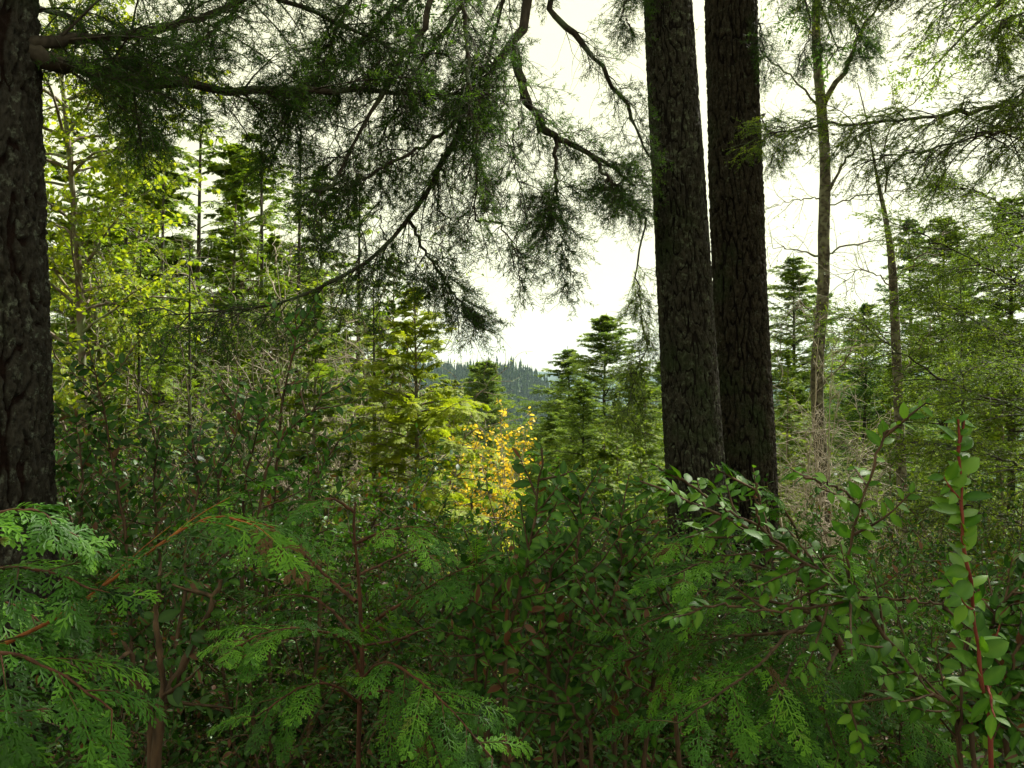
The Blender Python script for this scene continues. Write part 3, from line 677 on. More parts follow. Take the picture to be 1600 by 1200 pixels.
# limbs of the left twin that sweep out over the view and hang down
bough(tree1, o1, [(1035, -330, 4.6), (930, -190, 4.2), (850, -70, 3.9), (824, 0, 3.8), (803, 65, 3.75), (770, 100, 3.7), (738, 120, 3.7), (722, 190, 3.7), (685, 270, 3.65), (640, 340, 3.6), (560, 420, 3.5), (470, 462, 3.4), (380, 485, 3.35), (270, 492, 3.3)], 0.027, 0.0025, 84, 0.30, 10, t0=0.3, droop=0.2, tilt=0.9, bare=0.5, env=lambda t: 1.1 - 0.45 * t, ang=0.8)
bough(tree1, o1, [(803, 70, 3.75), (815, 130, 3.8), (840, 185, 3.85), (868, 214, 3.9), (925, 243, 4.0), (960, 265, 4.2), (992, 290, 4.5)], 0.026, 0.006, 34, 0.22, 10, t0=0.1, droop=0.22, tilt=0.9, bare=0.15)
bough(tree1, o1, [(1010, -300, 4.6), (920, -100, 4.2), (860, 0, 4.0), (905, 60, 4.05), (945, 115, 4.1), (985, 180, 4.2), (1014, 245, 4.3)], 0.024, 0.005, 30, 0.2, 6, t0=0.45, droop=0.12, tilt=0.9, bare=0.55, dens=0.6)
bough(tree1, o1, [(868, 214, 3.9), (868, 260, 3.88), (869, 310, 3.86), (858, 345, 3.85)], 0.010, 0.004, 28, 0.17, 10, t0=0.4, droop=0.2, tilt=1.2, env=lambda t: 0.9 + 0 * t)
bough(tree1, o1, [(925, 243, 4.0), (950, 280, 4.0), (970, 300, 4.25), (988, 325, 4.5)], 0.010, 0.004, 26, 0.14, 10, t0=0.3, droop=0.2, tilt=1.2, env=lambda t: 0.9 + 0 * t)
bough(tree1, o1, [(720, -180, 3.7), (722, -60, 3.6), (722, 0, 3.5), (727, 70, 3.45), (735, 150, 3.4), (745, 240, 3.4), (743, 345, 3.4)], 0.014, 0.003, 36, 0.28, 8, t0=0.25, droop=0.24, tilt=1.0, bare=0.5)
bough(tree1, o1, [(700, -130, 3.6), (668, 20, 3.4), (655, 60, 3.4), (622, 95, 3.35), (590, 165, 3.3), (560, 215, 3.3), (520, 285, 3.25), (492, 330, 3.2), (490, 375, 3.2)], 0.016, 0.003, 44, 0.24, 8, t0=0.25, droop=0.22, tilt=1.0, bare=0.5)
bough(tree1, o1, [(760, 150, 3.6), (700, 200, 3.5), (640, 240, 3.45), (590, 265, 3.4), (545, 292, 3.4), (515, 290, 3.4)], 0.010, 0.003, 30, 0.24, 8, t0=0.1, droop=0.2, tilt=1.0, bare=0.2)
bough(tree1, o1, [(760, -160, 3.9), (700, -60, 3.8), (600, 30, 3.7), (520, 110, 3.6), (450, 170, 3.5)], 0.014, 0.004, 48, 0.36, 11, droop=0.16, tilt=1.0)
bough(tree1, o1, [(640, -160, 3.6), (560, -20, 3.5), (520, 60, 3.45), (470, 150, 3.4), (430, 240, 3.3)], 0.012, 0.003, 46, 0.32, 9, droop=0.18, tilt=1.0, bare=0.3)
bough(tree1, o1, [(900, -260, 4.3), (790, -90, 4.0), (700, 40, 3.9), (640, 130, 3.8), (590, 230, 3.7)], 0.016, 0.004, 56, 0.38, 11, droop=0.18, tilt=1.0, bare=0.4)
bough(tree1, o1, [(900, -200, 4.2), (810, -60, 4.1), (770, 60, 4.0), (740, 200, 3.9), (760, 330, 3.9)], 0.012, 0.003, 44, 0.3, 9, droop=0.2, tilt=1.0, bare=0.55, env=lambda t: 1.1 - 0.5 * t)
bough(tree1, o1, [(520, -120, 3.3), (400, -20, 3.3), (310, 70, 3.3), (240, 150, 3.3), (200, 210, 3.3)], 0.010, 0.003, 26, 0.3, 10, droop=0.16, tilt=1.0)
bough(tree1, o1, [(640, 345, 3.6), (660, 385, 3.6), (690, 430, 3.6), (715, 470, 3.6), (748, 515, 3.6)], 0.008, 0.002, 26, 0.17, 9, t0=0.2, droop=0.16, tilt=0.9, env=lambda t: 1.15 - 0.8 * t)
bough(tree1, o1, [(744, 345, 3.4), (780, 350, 3.4), (805, 390, 3.4), (812, 440, 3.4)], 0.005, 0.0015, 14, 0.12, 6, t0=0.1, droop=0.2, tilt=0.9, dens=0.8)
bough(tree1, o1, [(880, 360, 3.9), (878, 400, 3.9), (882, 445, 3.9)], 0.004, 0.0015, 10, 0.09, 6, t0=0.1, droop=0.2, tilt=0.9)
bough(tree1, o1, [(1010, 340, 4.8), (995, 420, 4.8), (1000, 480, 4.8), (1010, 540, 4.8), (992, 590, 4.7), (980, 650, 4.6)], 0.006, 0.002, 34, 0.12, 8, t0=0.2, droop=0.22, tilt=1.0, env=lambda t: 0.5 + 0.7 * t, mat='fir_mid')
bough(tree1, o1, [(1040, -60, 4.6), (1000, -20, 4.5), (975, 10, 4.4), (985, 45, 4.4)], 0.008, 0.003, 16, 0.13, 8, droop=0.2, tilt=1.0)
for (px, py) in [(600, 340), (690, 300), (810, 250), (560, 300), (530, 200), (790, 180)]:
    bough(tree1, o1, [(px, py - 60, 3.6), (px - 6, py, 3.6), (px + 4, py + 70, 3.6), (px - 10, py + 150, 3.55)], 0.004, 0.001, 16, 0.16, 5, t0=0.1, droop=0.16, tilt=1.0, bare=0.5, dens=0.7)
# epicormic boughs on the right twin, right side
bough(tree2, o2, [(1185, 30, 5.1), (1190, 60, 5.0), (1200, 110, 5.0)], 0.006, 0.002, 14, 0.14, 8, droop=0.2, tilt=1.0)
bough(tree2, o2, [(1190, 180, 5.1), (1200, 210, 5.0), (1215, 245, 5.0)], 0.006, 0.002, 12, 0.13, 8, droop=0.2, tilt=1.0)
bough(tree2, o2, [(1188, -60, 5.1), (1260, -30, 4.9), (1330, 30, 4.8), (1345, 90, 4.8)], 0.010, 0.003, 30, 0.25, 9, droop=0.18, tilt=1.0)
bough(tree2, o2, [(1188, -100, 5.1), (1240, -40, 4.9), (1265, 40, 4.8), (1250, 90, 4.8)], 0.008, 0.003, 22, 0.2, 8, droop=0.18, tilt=1.0, dens=0.8)

# big hemlock standing just outside the right edge, its boughs reaching into view
xh, _z = XZ(1760, 600, 4.2); oH = np.array([xh, 4.2, float(gz(xh, 4.2)) - 0.05])
treeH = thing('tall_hemlock', oH, 'hemlock at the right edge sending long drooping boughs across the white sky', 'hemlock tree')
g = Geo(); tubes(g, np.stack([np.array([0.02 * math.sin(q), 0, q]) for q in np.linspace(0, 12, 30)])[None], 0.16, 0.03, 20); g.obj('trunk', M['bark_brown'], treeH)
hb = dict(mat='hemlock', nl=0.016, nw=0.003, flat=True, tilt=0.7)
bough(treeH, oH, [(1760, 120, 4.2), (1600, 160, 3.9), (1500, 176, 3.8), (1400, 190, 3.8), (1300, 194, 3.9), (1205, 208, 4.0)], 0.014, 0.003, 56, 0.36, 8, t0=0.12, droop=0.2, env=lambda t: 1.0 - 0.45 * t, **hb)
bough(treeH, oH, [(1760, 180, 4.2), (1600, 203, 3.9), (1540, 212, 3.8), (1440, 235, 3.8), (1360, 250, 3.8)], 0.010, 0.002, 44, 0.42, 7, t0=0.12, droop=0.24, dens=0.85, bare=0.1, **hb)
bough(treeH, oH, [(1760, -60, 4.2), (1600, -40, 4.0), (1500, -20, 3.9), (1400, -20, 3.9), (1300, -40, 3.9)], 0.012, 0.003, 60, 0.42, 9, t0=0.12, droop=0.22, **hb)
bough(treeH, oH, [(1760, -20, 4.2), (1640, 10, 4.0), (1570, 30, 3.9), (1560, 90, 3.9)], 0.008, 0.002, 26, 0.25, 8, t0=0.3, droop=0.2, **hb)
bough(treeH, oH, [(1760, 90, 4.2), (1650, 110, 4.0), (1590, 150, 3.9), (1570, 230, 3.9)], 0.008, 0.002, 26, 0.25, 8, t0=0.3, droop=0.2, **hb)

upper(treeH, lambda z: np.array([xh, 4.2, z]), 4.6, 12, 3.2, 40, 'hemlock', 8, oH)

# second hemlock further back at right, with strongly lit yellow green boughs
xg, _z = XZ(1700, 600, 6.5); oG = np.array([xg, 6.5, float(gz(xg, 6.5)) - 0.05])
treeG = thing('leaning_hemlock', oG, 'hemlock behind the red stemmed shrub with broad yellow green boughs reaching left', 'hemlock tree')
g = Geo(); tubes(g, np.stack([np.array([0, 0.02 * math.sin(q), q]) for q in np.linspace(0, 9, 30)])[None], 0.11, 0.02, 14); g.obj('trunk', M['bark_brown'], treeG)
for i, pts in enumerate([
    [(1690, 700, 6.5), (1600, 642, 6.2), (1500, 605, 5.9), (1420, 560, 5.7), (1340, 500, 5.6)],
    [(1690, 500, 6.5), (1600, 450, 6.3), (1500, 395, 6.1), (1400, 350, 6.0)],
    [(1690, 600, 6.5), (1600, 540, 6.2), (1520, 500, 6.1), (1430, 450, 6.0)],
    [(1690, 400, 6.5), (1600, 340, 6.3), (1530, 300, 6.2), (1470, 290, 6.2)],
    [(1690, 760, 6.5), (1600, 730, 6.2), (1500, 700, 6.0), (1420, 690, 5.9)],
    [(1690, 850, 6.5), (1600, 820, 6.2), (1520, 790, 6.1), (1450, 790, 6.1)],
    [(1690, 640, 6.5), (1620, 590, 6.8), (1540, 570, 6.9), (1450, 610, 6.9)],
    [(1690, 460, 6.5), (1630, 400, 6.8), (1560, 380, 6.9), (1500, 420, 6.9)]]):
    bough(treeG, oG, pts, 0.012, 0.003, 42, 0.5, 8, tlen=0.17, t0=0.1, droop=0.1, mat='hemlock', nm=20, nl=0.024, nw=0.0065, flat=True, tilt=0.45)

upper(treeG, lambda z: np.array([xg, 6.5, z]), 5.0, 9, 2.2, 26, 'hemlock', 9, oG)

# ------------------------------------------------------------------ bare alders
def alder(name, label, rows, limbs, seed, twig='twig_grey', cat='alder tree', catkins=True):
    p, r = line_pts(rows); r = [q * 0.84 for q in r]; o = np.array([p[-1][0], rows[-1][2], float(gz(p[-1][0], rows[-1][2])) - 0.05])
    root = thing(name, o, label, cat)
    C = spline(p[::-1], 60) - o; C[:, 0] += 0.012 * np.sin(np.linspace(0, 22, 60)); rr = np.interp(np.linspace(0, len(r) - 1, 60), np.arange(len(r)), r[::-1])
    if C[0, 2] > 0: C = np.vstack([[C[0, 0], C[0, 1], 0], C]); rr = np.append(rr[0] * 1.1, rr)
    th = np.arange(16) / 16 * 6.283; k = len(C)
    V = np.zeros((k, 16, 3)); V[..., 0] = C[:, None, 0] + rr[:, None] * np.cos(th) * (1 + RNG.normal(0, .04, (k, 16))); V[..., 1] = C[:, None, 1] + rr[:, None] * np.sin(th); V[..., 2] = C[:, None, 2]
    i = np.arange(k - 1)[:, None]; j = np.arange(16)[None]; jn = (j + 1) % 16
    g = Geo(); g.add(V, None, np.stack([i * 16 + j, i * 16 + jn, (i + 1) * 16 + jn, (i + 1) * 16 + j], -1).reshape(-1, 4)); g.obj('trunk', M['alder'], root)
    for (pts, r0, nk, kl) in limbs:
        P = spline([P3(*q) for q in pts], 16) - o; P[1:] += RNG.normal(0, 0.012, (15, 3))
        gb = Geo(); tubes(gb, P[None], r0, 0.002, 6)
        Q, nn, _, _, _ = kids(P[None], np.array([[0.2, -1.0, 0.1]]), nk, 0.15, 1, 0.8, kl, 5, -0.02, 0.16, tilt=0.7, angj=.3)
        tubes(gb, Q, 0.0035, 0.0012, 4)
        K, kn, _, _, _ = kids(Q, nn, 5, 0.2, 1, 0.8, kl * 0.4, 4, 0.0, 0.2, tilt=0.8, angj=.3); tubes(gb, K, 0.0018, 0.0008, 3)
        b = gb.obj('branch', M['alder' if r0 > 0.012 else twig], root)
        gl = Geo(); leaves(gl, K, kn, 3, 0.022, LEAF_SMALL, t0=0.5); gl.obj('foliage', M['hemlock'], b)  # buds on the alder twigs, built from small leaf shapes
    return root
alder('bare_alder', 'pale mottled alder trunk nearly bare of leaves, right of the twin trunks',
      [(1268, -260, 9, 6), (1276, -60, 9, 7), (1277, 60, 9, 8), (1283, 180, 9, 9.5), (1290, 290, 9, 10), (1288, 380, 9, 10.5), (1283, 480, 9, 11), (1278, 600, 9, 11.5), (1284, 750, 9, 12), (1286, 900, 9, 12)],
      [([(1285, 165, 9), (1325, 100, 8.9), (1350, 40, 8.8), (1390, -20, 8.8), (1420, -90, 8.7)], 0.032, 14, 0.5),
       ([(1281, 170, 9), (1240, 125, 8.9), (1200, 90, 8.8), (1160, 40, 8.8)], 0.014, 10, 0.4),
       ([(1292, 310, 9), (1315, 260, 9), (1335, 235, 9), (1370, 200, 9)], 0.02, 10, 0.4),
       ([(1281, 110, 9), (1320, 70, 9), (1345, 60, 9)], 0.012, 6, 0.3),
       ([(1283, 205, 9), (1235, 190, 8.8), (1170, 195, 8.6)], 0.009, 10, 0.4),
       ([(1292, 320, 9), (1380, 300, 8.8), (1470, 290, 8.7)], 0.009, 12, 0.4),
       ([(1278, 400, 9), (1240, 388, 8.9), (1200, 385, 8.8)], 0.011, 8, 0.3),
       ([(1290, 405, 9), (1320, 385, 8.9), (1380, 378, 8.8), (1450, 392, 8.7)], 0.012, 12, 0.35),
       ([(1288, 600, 9), (1330, 550, 8.8), (1370, 500, 8.7)], 0.012, 14, 0.4),
       ([(1280, 310, 9), (1240, 315, 9), (1190, 325, 9)], 0.008, 8, 0.3),
       ([(1280, 500, 9), (1250, 470, 8.9), (1225, 500, 8.8), (1215, 560, 8.8)], 0.008, 12, 0.35)], 1)
alder('mossy_alder', 'thinner mossy bare stem standing to the right of the pale alder',
      [(1340, 130, 8, 0.8), (1362, 235, 8, 1.8), (1383, 330, 8, 4.5), (1393, 430, 8, 7.5), (1402, 540, 8, 8.5), (1405, 700, 8, 9), (1410, 850, 8, 9.5), (1412, 1000, 8, 10), (1412, 1060, 8, 10)],
      [([(1383, 300, 8), (1390, 200, 7.9), (1440, 150, 7.8), (1530, 95, 7.8)], 0.008, 12, 0.35),
       ([(1395, 440, 8), (1460, 380, 7.8), (1510, 330, 7.7)], 0.008, 12, 0.35),
       ([(1395, 450, 8), (1350, 420, 7.8), (1320, 440, 7.7)], 0.007, 14, 0.35),
       ([(1400, 520, 8), (1340, 520, 7.8), (1280, 515, 7.7)], 0.007, 16, 0.35),
       ([(1403, 600, 8), (1440, 540, 7.8), (1470, 500, 7.7)], 0.007, 12, 0.3),
       ([(1405, 740, 8), (1350, 700, 7.8), (1310, 690, 7.7)], 0.008, 14, 0.35),
       ([(1407, 900, 8), (1380, 860, 7.8), (1350, 830, 7.7)], 0.006, 12, 0.3)], 2)

# ------------------------------------------------------------------ bare twiggy shrubs
def bare_shrub(name, label, H, ns, spread, mat, nk=11, group=None, leafy=None, cat='bare shrub'):
    root = thing(name, (0, 0, 0), label, cat, group)
    az = U(0, 6.28, ns); ll = U(0.05, spread, ns)
    d = np.stack([np.cos(az) * ll, np.sin(az) * ll, np.ones(ns)], -1)
    p = np.stack([np.cos(az) * 0.12, np.sin(az) * 0.12, np.zeros(ns)], -1) * U(0.3, 2.2, ns)[:, None]
    L = H * U(0.55, 1.05, ns)
    B = grow(p, d, L, 12, -0.01, 0.05)
    g = Geo(); tubes(g, B, 0.006 + 0.0028 * L, 0.002, 5)
    Q, nn, _, _, _ = kids(B, np.tile([1., 0.3, 0], (ns, 1)), nk, 0.2, 0.97, 0.75, 0.24 * H, 7, -0.02, 0.22, tilt=1.2, angj=.3, env=lambda t: 1.2 - 0.8 * t)
    tubes(g, Q, 0.0045, 0.0014, 4)
    K, kn, _, _, _ = kids(Q, nn, 6, 0.15, 1, 0.85, 0.085 * H, 5, 0.03, 0.28, tilt=1.2, angj=.4); tubes(g, K, 0.0022, 0.0009, 3)
    s = g.obj('stems', M[mat], root)
    if leafy:
        gl = Geo(); leaves(gl, K, kn, leafy[1], leafy[2], LEAF_SMALL, t0=0.2, nz=0.8); gl.obj('foliage', M[leafy[0]], root)
    return root
bsA = bare_shrub('bare_shrub', 'x', 3.0, 11, 0.3, 'twig_pale', group='bare twiggy shrubs')
bsB = bare_shrub('bare_shrub', 'x', 3.0, 9, 0.22, 'twig_grey', group='bare twiggy shrubs', leafy=('cedar_mid', 3, 0.03))
for pr, px, py, Y, lb in [
  (bsB, 262, 310, 6.4, 'slender bare shrub between the two left cedar saplings'),
  (bsB, 420, 300, 7.2, 'tall crooked bare stems right of the straight dark cedar trunk'),
  (bsA, 520, 420, 7.0, 'pale tangled twigs left of the golden cedar'),
  (bsA, 545, 600, 6.9, 'low pale tangle of twigs in front of the golden cedar'),
  (bsA, 455, 560, 6.0, 'pale twigs just above the small oak green leaves left of centre'),
  (bsB, 350, 420, 5.8, 'dark forked stems in front of the straight cedar trunk'),
  (bsA, 1262, 480, 7.4, 'pale bushy twigs around the foot of the bare alder'),
  (bsA, 1330, 640, 6.6, 'lower pale twigs between alder and thin mossy stem'),
  (bsA, 1235, 660, 7.8, 'pale twigs against the right edge of the twin trunks'),
  (bsB, 1440, 720, 6.8, 'sparse leafy twigs right of the thin mossy stem'),
  (bsB, 590, 330, 9.0, 'thin tall stems behind the drooping branch tip')]:
    o = inst(pr); place_px(o, 3.0, px, py, Y, U(0, 6.28), lb)

# yellow green leafy tree at far left, behind the trunk
def leafy_tree(name, label, cat, H, R, mat, size, px, Y, zlow, n1=26, nleaf=9, wood='twig_grey', tm=LEAF_WIDE, cx=0.0):
    x, _ = XZ(px, 600, Y); root = thing(name, (x, Y, float(gz(x, Y)) - 0.05), label, cat)
    zz = np.linspace(0, 1, 14); C = np.stack([0.1 * np.sin(zz * 4) + cx * zz, 0.08 * np.sin(zz * 3), zz * H], -1)
    g = Geo(); tubes(g, C[None], 0.045, 0.006, 8); g.obj('trunk', M[wood], root)
    t = np.sort(U(zlow, 1, n1)); pos = at_t(C[None], t[None])[0][0]; az = np.arange(n1) * 2.4; el = U(0.2, 0.8, n1)
    d = np.stack([np.cos(az) * np.cos(el), np.sin(az) * np.cos(el), np.sin(el)], -1)
    B = grow(pos, d, R * U(0.6, 1.1, n1), 6, 0.06, 0.12); g = Geo(); tubes(g, B, 0.012, 0.003, 5)
    Q, nn, _, _, _ = kids(B, np.tile([0, 0, 1.], (n1, 1)), 10, 0.2, 1, 0.8, R * 0.35, 4, 0.08, 0.12, tilt=0.8); tubes(g, Q, 0.003, 0.001, 3)
    K, kn, _, _, _ = kids(Q, nn, 5, 0.2, 1, 0.8, R * 0.14, 3, 0.1, 0.12, tilt=0.8); tubes(g, K, 0.0013, 0.0007, 3)
    b = g.obj('branches', M[wood], root); gl = Geo(); leaves(gl, K, kn, nleaf, size, tm, t0=0.1, nz=0.8); gl.obj('foliage', M[mat], b)
    return root
leafy_tree('leafy_tree', 'yellow green leafed tree glowing beside the left trunk', 'broadleaf tree', 4.6, 0.85, 'maple', 0.04, 95, 5.6, 0.4, 38, 7)

# amber shrub before the valley
def amber():
    x, zt = XZ(768, 645, 9.5); z0 = float(gz(x, 9.5)) - 0.05
    root = thing('amber_shrub', (x, 9.5, z0), 'shrub with amber yellow leaves on pale stems against the dark valley', 'shrub')
    tips = [(695, 735), (705, 775), (828, 650), (732, 668), (756, 672), (780, 655), (782, 632), (820, 660), (805, 685), (745, 690), (712, 690), (722, 705), (770, 690), (790, 705), (750, 730), (735, 760), (800, 735), (718, 762), (815, 700), (765, 760), (740, 715), (800, 790), (745, 800)]
    ns = len(tips); base = np.array([x, 9.5, z0]); g = Geo(); B = []
    for (a, b_) in tips:
        tp = P3(a, b_, 9.5 + U(-0.3, 0.3)) - base
        mid = tp * 0.55; mid[0] = tp[0] * 0.2 + 0.12; B.append(spline([np.array([U(-.08, .15), U(-.1, .1), 0]), mid, tp], 9) + RNG.normal(0, 0.012, (9, 3)))
    B = np.stack(B); tubes(g, B, 0.011, 0.002, 5)
    Q, nn, _, _, _ = kids(B, np.tile([0., 1, 0], (ns, 1)), 10, 0.5, 1, 0.8, 0.24, 4, 0.02, 0.16, tilt=0.8, env=lambda t: 1.5 - t); tubes(g, Q, 0.003, 0.001, 3)
    g.obj('stems', M['twig_pale'], root)
    gl = Geo(); leaves(gl, Q[RNG.random(len(Q)) < 0.85], nn[:0].reshape(0, 3) if False else np.tile([0., -0.4, 1.], (len(Q), 1))[:0], 0, 0.05) if False else None
    leaves(gl, Q, nn, 5, 0.052, LEAF_WIDE, t0=0.3, nz=0.9, droop=0.45); leaves(gl, B, np.tile([0., 1, 0], (ns, 1)), 9, 0.044, LEAF_WIDE, t0=0.72, nz=0.9, droop=0.45)
    gl.obj('foliage', M['amber'], root)
amber()

# ------------------------------------------------------------------ leafy shrubs
def shrub_stems(name, label, base, stems, mat, wood, leaf, nleaf, group=None, kid=(0, 0, 0), cat='shrub', tm=LEAF, r=0.006, kleaf=8, jit=0.002, t0=0.12, normal=(0, -0.4, 1), rtip=0.0018):
    """stems: list of pixel paths (px,py,Y). Leaves sit on the stems and on short side shoots."""
    base = np.array(base, float); root = thing(name, base, label, cat, group)
    for pts in stems:
        P = spline([P3(*q) for q in pts], 22) - base; P[1:-1] += RNG.normal(0, jit, (20, 3))
        ln = np.linalg.norm(np.diff(P, axis=0), axis=1).sum()
        g = Geo(); tubes(g, P[None], r * min(1.2, 0.5 + ln * 0.6), rtip, 7)
        gl = Geo(); nn = np.array([normal], float)
        leaves(gl, P[None], nn, max(4, int(nleaf * ln)), leaf, tm, t0=t0)
        if kid[0]:
            Q, qn, tq, _, Lq = kids(P[None], nn, max(2, int(kid[0] * ln)), 0.12, 0.9, 0.8, kid[1], 6, -0.03, 0.07, tilt=0.6, angj=.25, env=lambda t: 1.2 - 0.7 * t)
            tubes(g, Q, rtip * 1.4, rtip * 0.5, 4); leaves(gl, Q, qn, kleaf, leaf * 0.88, tm, t0=0.1)
        b = g.obj('stem', M[wood], root); gl.obj('leaves', M[mat], b)
    return root
def gb(px, Y, dx=0.0): x = XZ(px, 600, Y)[0] + dx; return (x, Y, float(gz(x, Y)) - 0.02)
def foot(px, Y): b = gb(px, Y); v = (b[2] - 1.6) / Y; return (px, 620 - v * F, Y)

# right-hand shrubs, near
shrub_stems('red_stemmed_shrub', 'upright shrub with one straight bright red stem and large leaves at right', gb(1560, 1.15),
  [[foot(1600, 1.2), (1550, 1200, 1.15), (1535, 1080, 1.13), (1520, 960, 1.12), (1508, 840, 1.1), (1500, 740, 1.1), (1497, 655, 1.1)]], 'salal_light', 'stem_red', 0.041, 34, r=0.0027, rtip=0.0017, t0=0.25, kid=(5, 0.07, 0), kleaf=6)
shrub_stems('arching_leafy_shrub', 'large arching shrub with bright oval leaves and orange brown stems before the twin trunks', gb(1540, 1.3),
  [[foot(1560, 1.3), (1530, 1220, 1.3), (1455, 1090, 1.3), (1405, 1020, 1.3), (1350, 950, 1.3), (1290, 900, 1.3), (1225, 860, 1.32), (1150, 815, 1.35), (1060, 775, 1.38), (1000, 752, 1.4)],
   [(1335, 935, 1.3), (1325, 900, 1.28), (1333, 830, 1.26), (1350, 770, 1.25), (1375, 700, 1.25), (1388, 672, 1.25)],
   [(1230, 862, 1.32), (1180, 820, 1.3), (1130, 795, 1.3), (1090, 765, 1.3), (1050, 738, 1.3)],
   [(1200, 845, 1.33), (1185, 820, 1.3), (1183, 790, 1.28), (1182, 755, 1.28)],
   [(1348, 800, 1.26), (1320, 770, 1.25), (1290, 755, 1.25), (1255, 745, 1.25)],
   [(1325, 940, 1.3), (1260, 948, 1.28), (1200, 955, 1.27), (1130, 945, 1.27), (1080, 950, 1.27)],
   [(1340, 935, 1.3), (1400, 935, 1.25), (1450, 940, 1.22), (1490, 950, 1.2)],
   [(1455, 1090, 1.3), (1400, 1090, 1.28), (1350, 1095, 1.26), (1320, 1100, 1.25)],
   [(1500, 1170, 1.3), (1500, 1090, 1.28), (1510, 1000, 1.27), (1530, 920, 1.25)]], 'salal_light', 'stem_brown', 0.031, 64, kid=(15, 0.12, 0), kleaf=12, r=0.0032)
shrub_stems('edge_leafy_shrub', 'leafy shrub spilling in from the lower right corner', gb(1640, 1.4),
  [[foot(1640, 1.4), (1500, 1180, 1.35), (1530, 1130, 1.33), (1600, 1085, 1.3), (1650, 1060, 1.3)],
   [foot(1640, 1.4), (1560, 1150, 1.4), (1540, 1050, 1.4), (1545, 990, 1.38), (1570, 940, 1.36), (1620, 890, 1.35)],
   [foot(1650, 1.4), (1580, 1250, 1.35), (1560, 1120, 1.33), (1590, 1010, 1.3), (1640, 960, 1.3)],
   [(1545, 1000, 1.4), (1580, 960, 1.38), (1610, 920, 1.36), (1640, 860, 1.35)]], 'salal', 'stem_brown', 0.033, 60, kid=(13, 0.13, 0), kleaf=11, r=0.004)

# small leaved shrubs at centre
shrub_stems('tall_shoot_shrub', 'shrub with a tall leafy shoot standing up in front of the amber leaves', gb(820, 1.7),
  [[foot(800, 1.7), (790, 1120, 1.68), (800, 980, 1.65), (822, 880, 1.62), (838, 800, 1.6), (846, 700, 1.6)],
   [foot(800, 1.7), (760, 1150, 1.7), (745, 1060, 1.7), (740, 980, 1.7), (730, 900, 1.7), (750, 840, 1.7)],
   [foot(820, 1.7), (790, 1100, 1.7), (780, 1020, 1.7), (770, 950, 1.68), (800, 880, 1.66)]], 'salal', 'stem_brown', 0.037, 42, kid=(11, 0.13, 0), r=0.004)
shrub_stems('centre_leafy_shrub', 'dense dark shrub of small oval leaves left of the twin trunks', gb(920, 2.0),
  [[foot(930, 2.0), (905, 1120, 1.95), (885, 1040, 1.93), (890, 960, 1.9), (900, 880, 1.9), (908, 800, 1.9), (900, 770, 1.9)],
   [foot(930, 2.0), (925, 1190, 1.85), (900, 1120, 1.83), (885, 1070, 1.83), (905, 980, 1.85)],
   [foot(960, 2.0), (960, 1080, 2.0), (940, 960, 2.0), (960, 900, 2.0), (1000, 860, 2.0), (1030, 830, 2.0)],
   [foot(960, 2.0), (980, 1050, 2.0), (975, 960, 2.0), (972, 860, 2.0), (968, 780, 2.0)],
   [foot(900, 2.0), (860, 1080, 1.9), (850, 980, 1.9), (860, 900, 1.9), (870, 830, 1.9)],
   [foot(980, 2.0), (1020, 1060, 1.9), (1060, 980, 1.9), (1030, 920, 1.9), (1010, 900, 1.9)],
   [foot(1100, 2.0), (1050, 1090, 1.8), (990, 1020, 1.8), (945, 980, 1.8), (930, 960, 1.8)],
   [foot(930, 2.0), (870, 1100, 2.1), (820, 1010, 2.1), (800, 930, 2.1), (810, 860, 2.1)]], 'salal', 'stem_brown', 0.034, 46, kid=(15, 0.2, 0), kleaf=13, r=0.005)
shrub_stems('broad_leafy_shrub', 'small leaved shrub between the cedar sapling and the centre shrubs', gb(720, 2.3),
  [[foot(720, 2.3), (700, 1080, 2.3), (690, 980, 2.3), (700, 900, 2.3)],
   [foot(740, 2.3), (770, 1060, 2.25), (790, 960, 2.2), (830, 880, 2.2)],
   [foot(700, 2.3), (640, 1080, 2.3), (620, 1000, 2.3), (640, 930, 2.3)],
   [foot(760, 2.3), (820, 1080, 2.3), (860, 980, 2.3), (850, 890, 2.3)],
   [foot(760, 2.3), (740, 1080, 2.4), (760, 980, 2.4), (730, 860, 2.4)]], 'salal_shaded', 'stem_brown', 0.034, 42, kid=(15, 0.24, 0), kleaf=13, r=0.005)

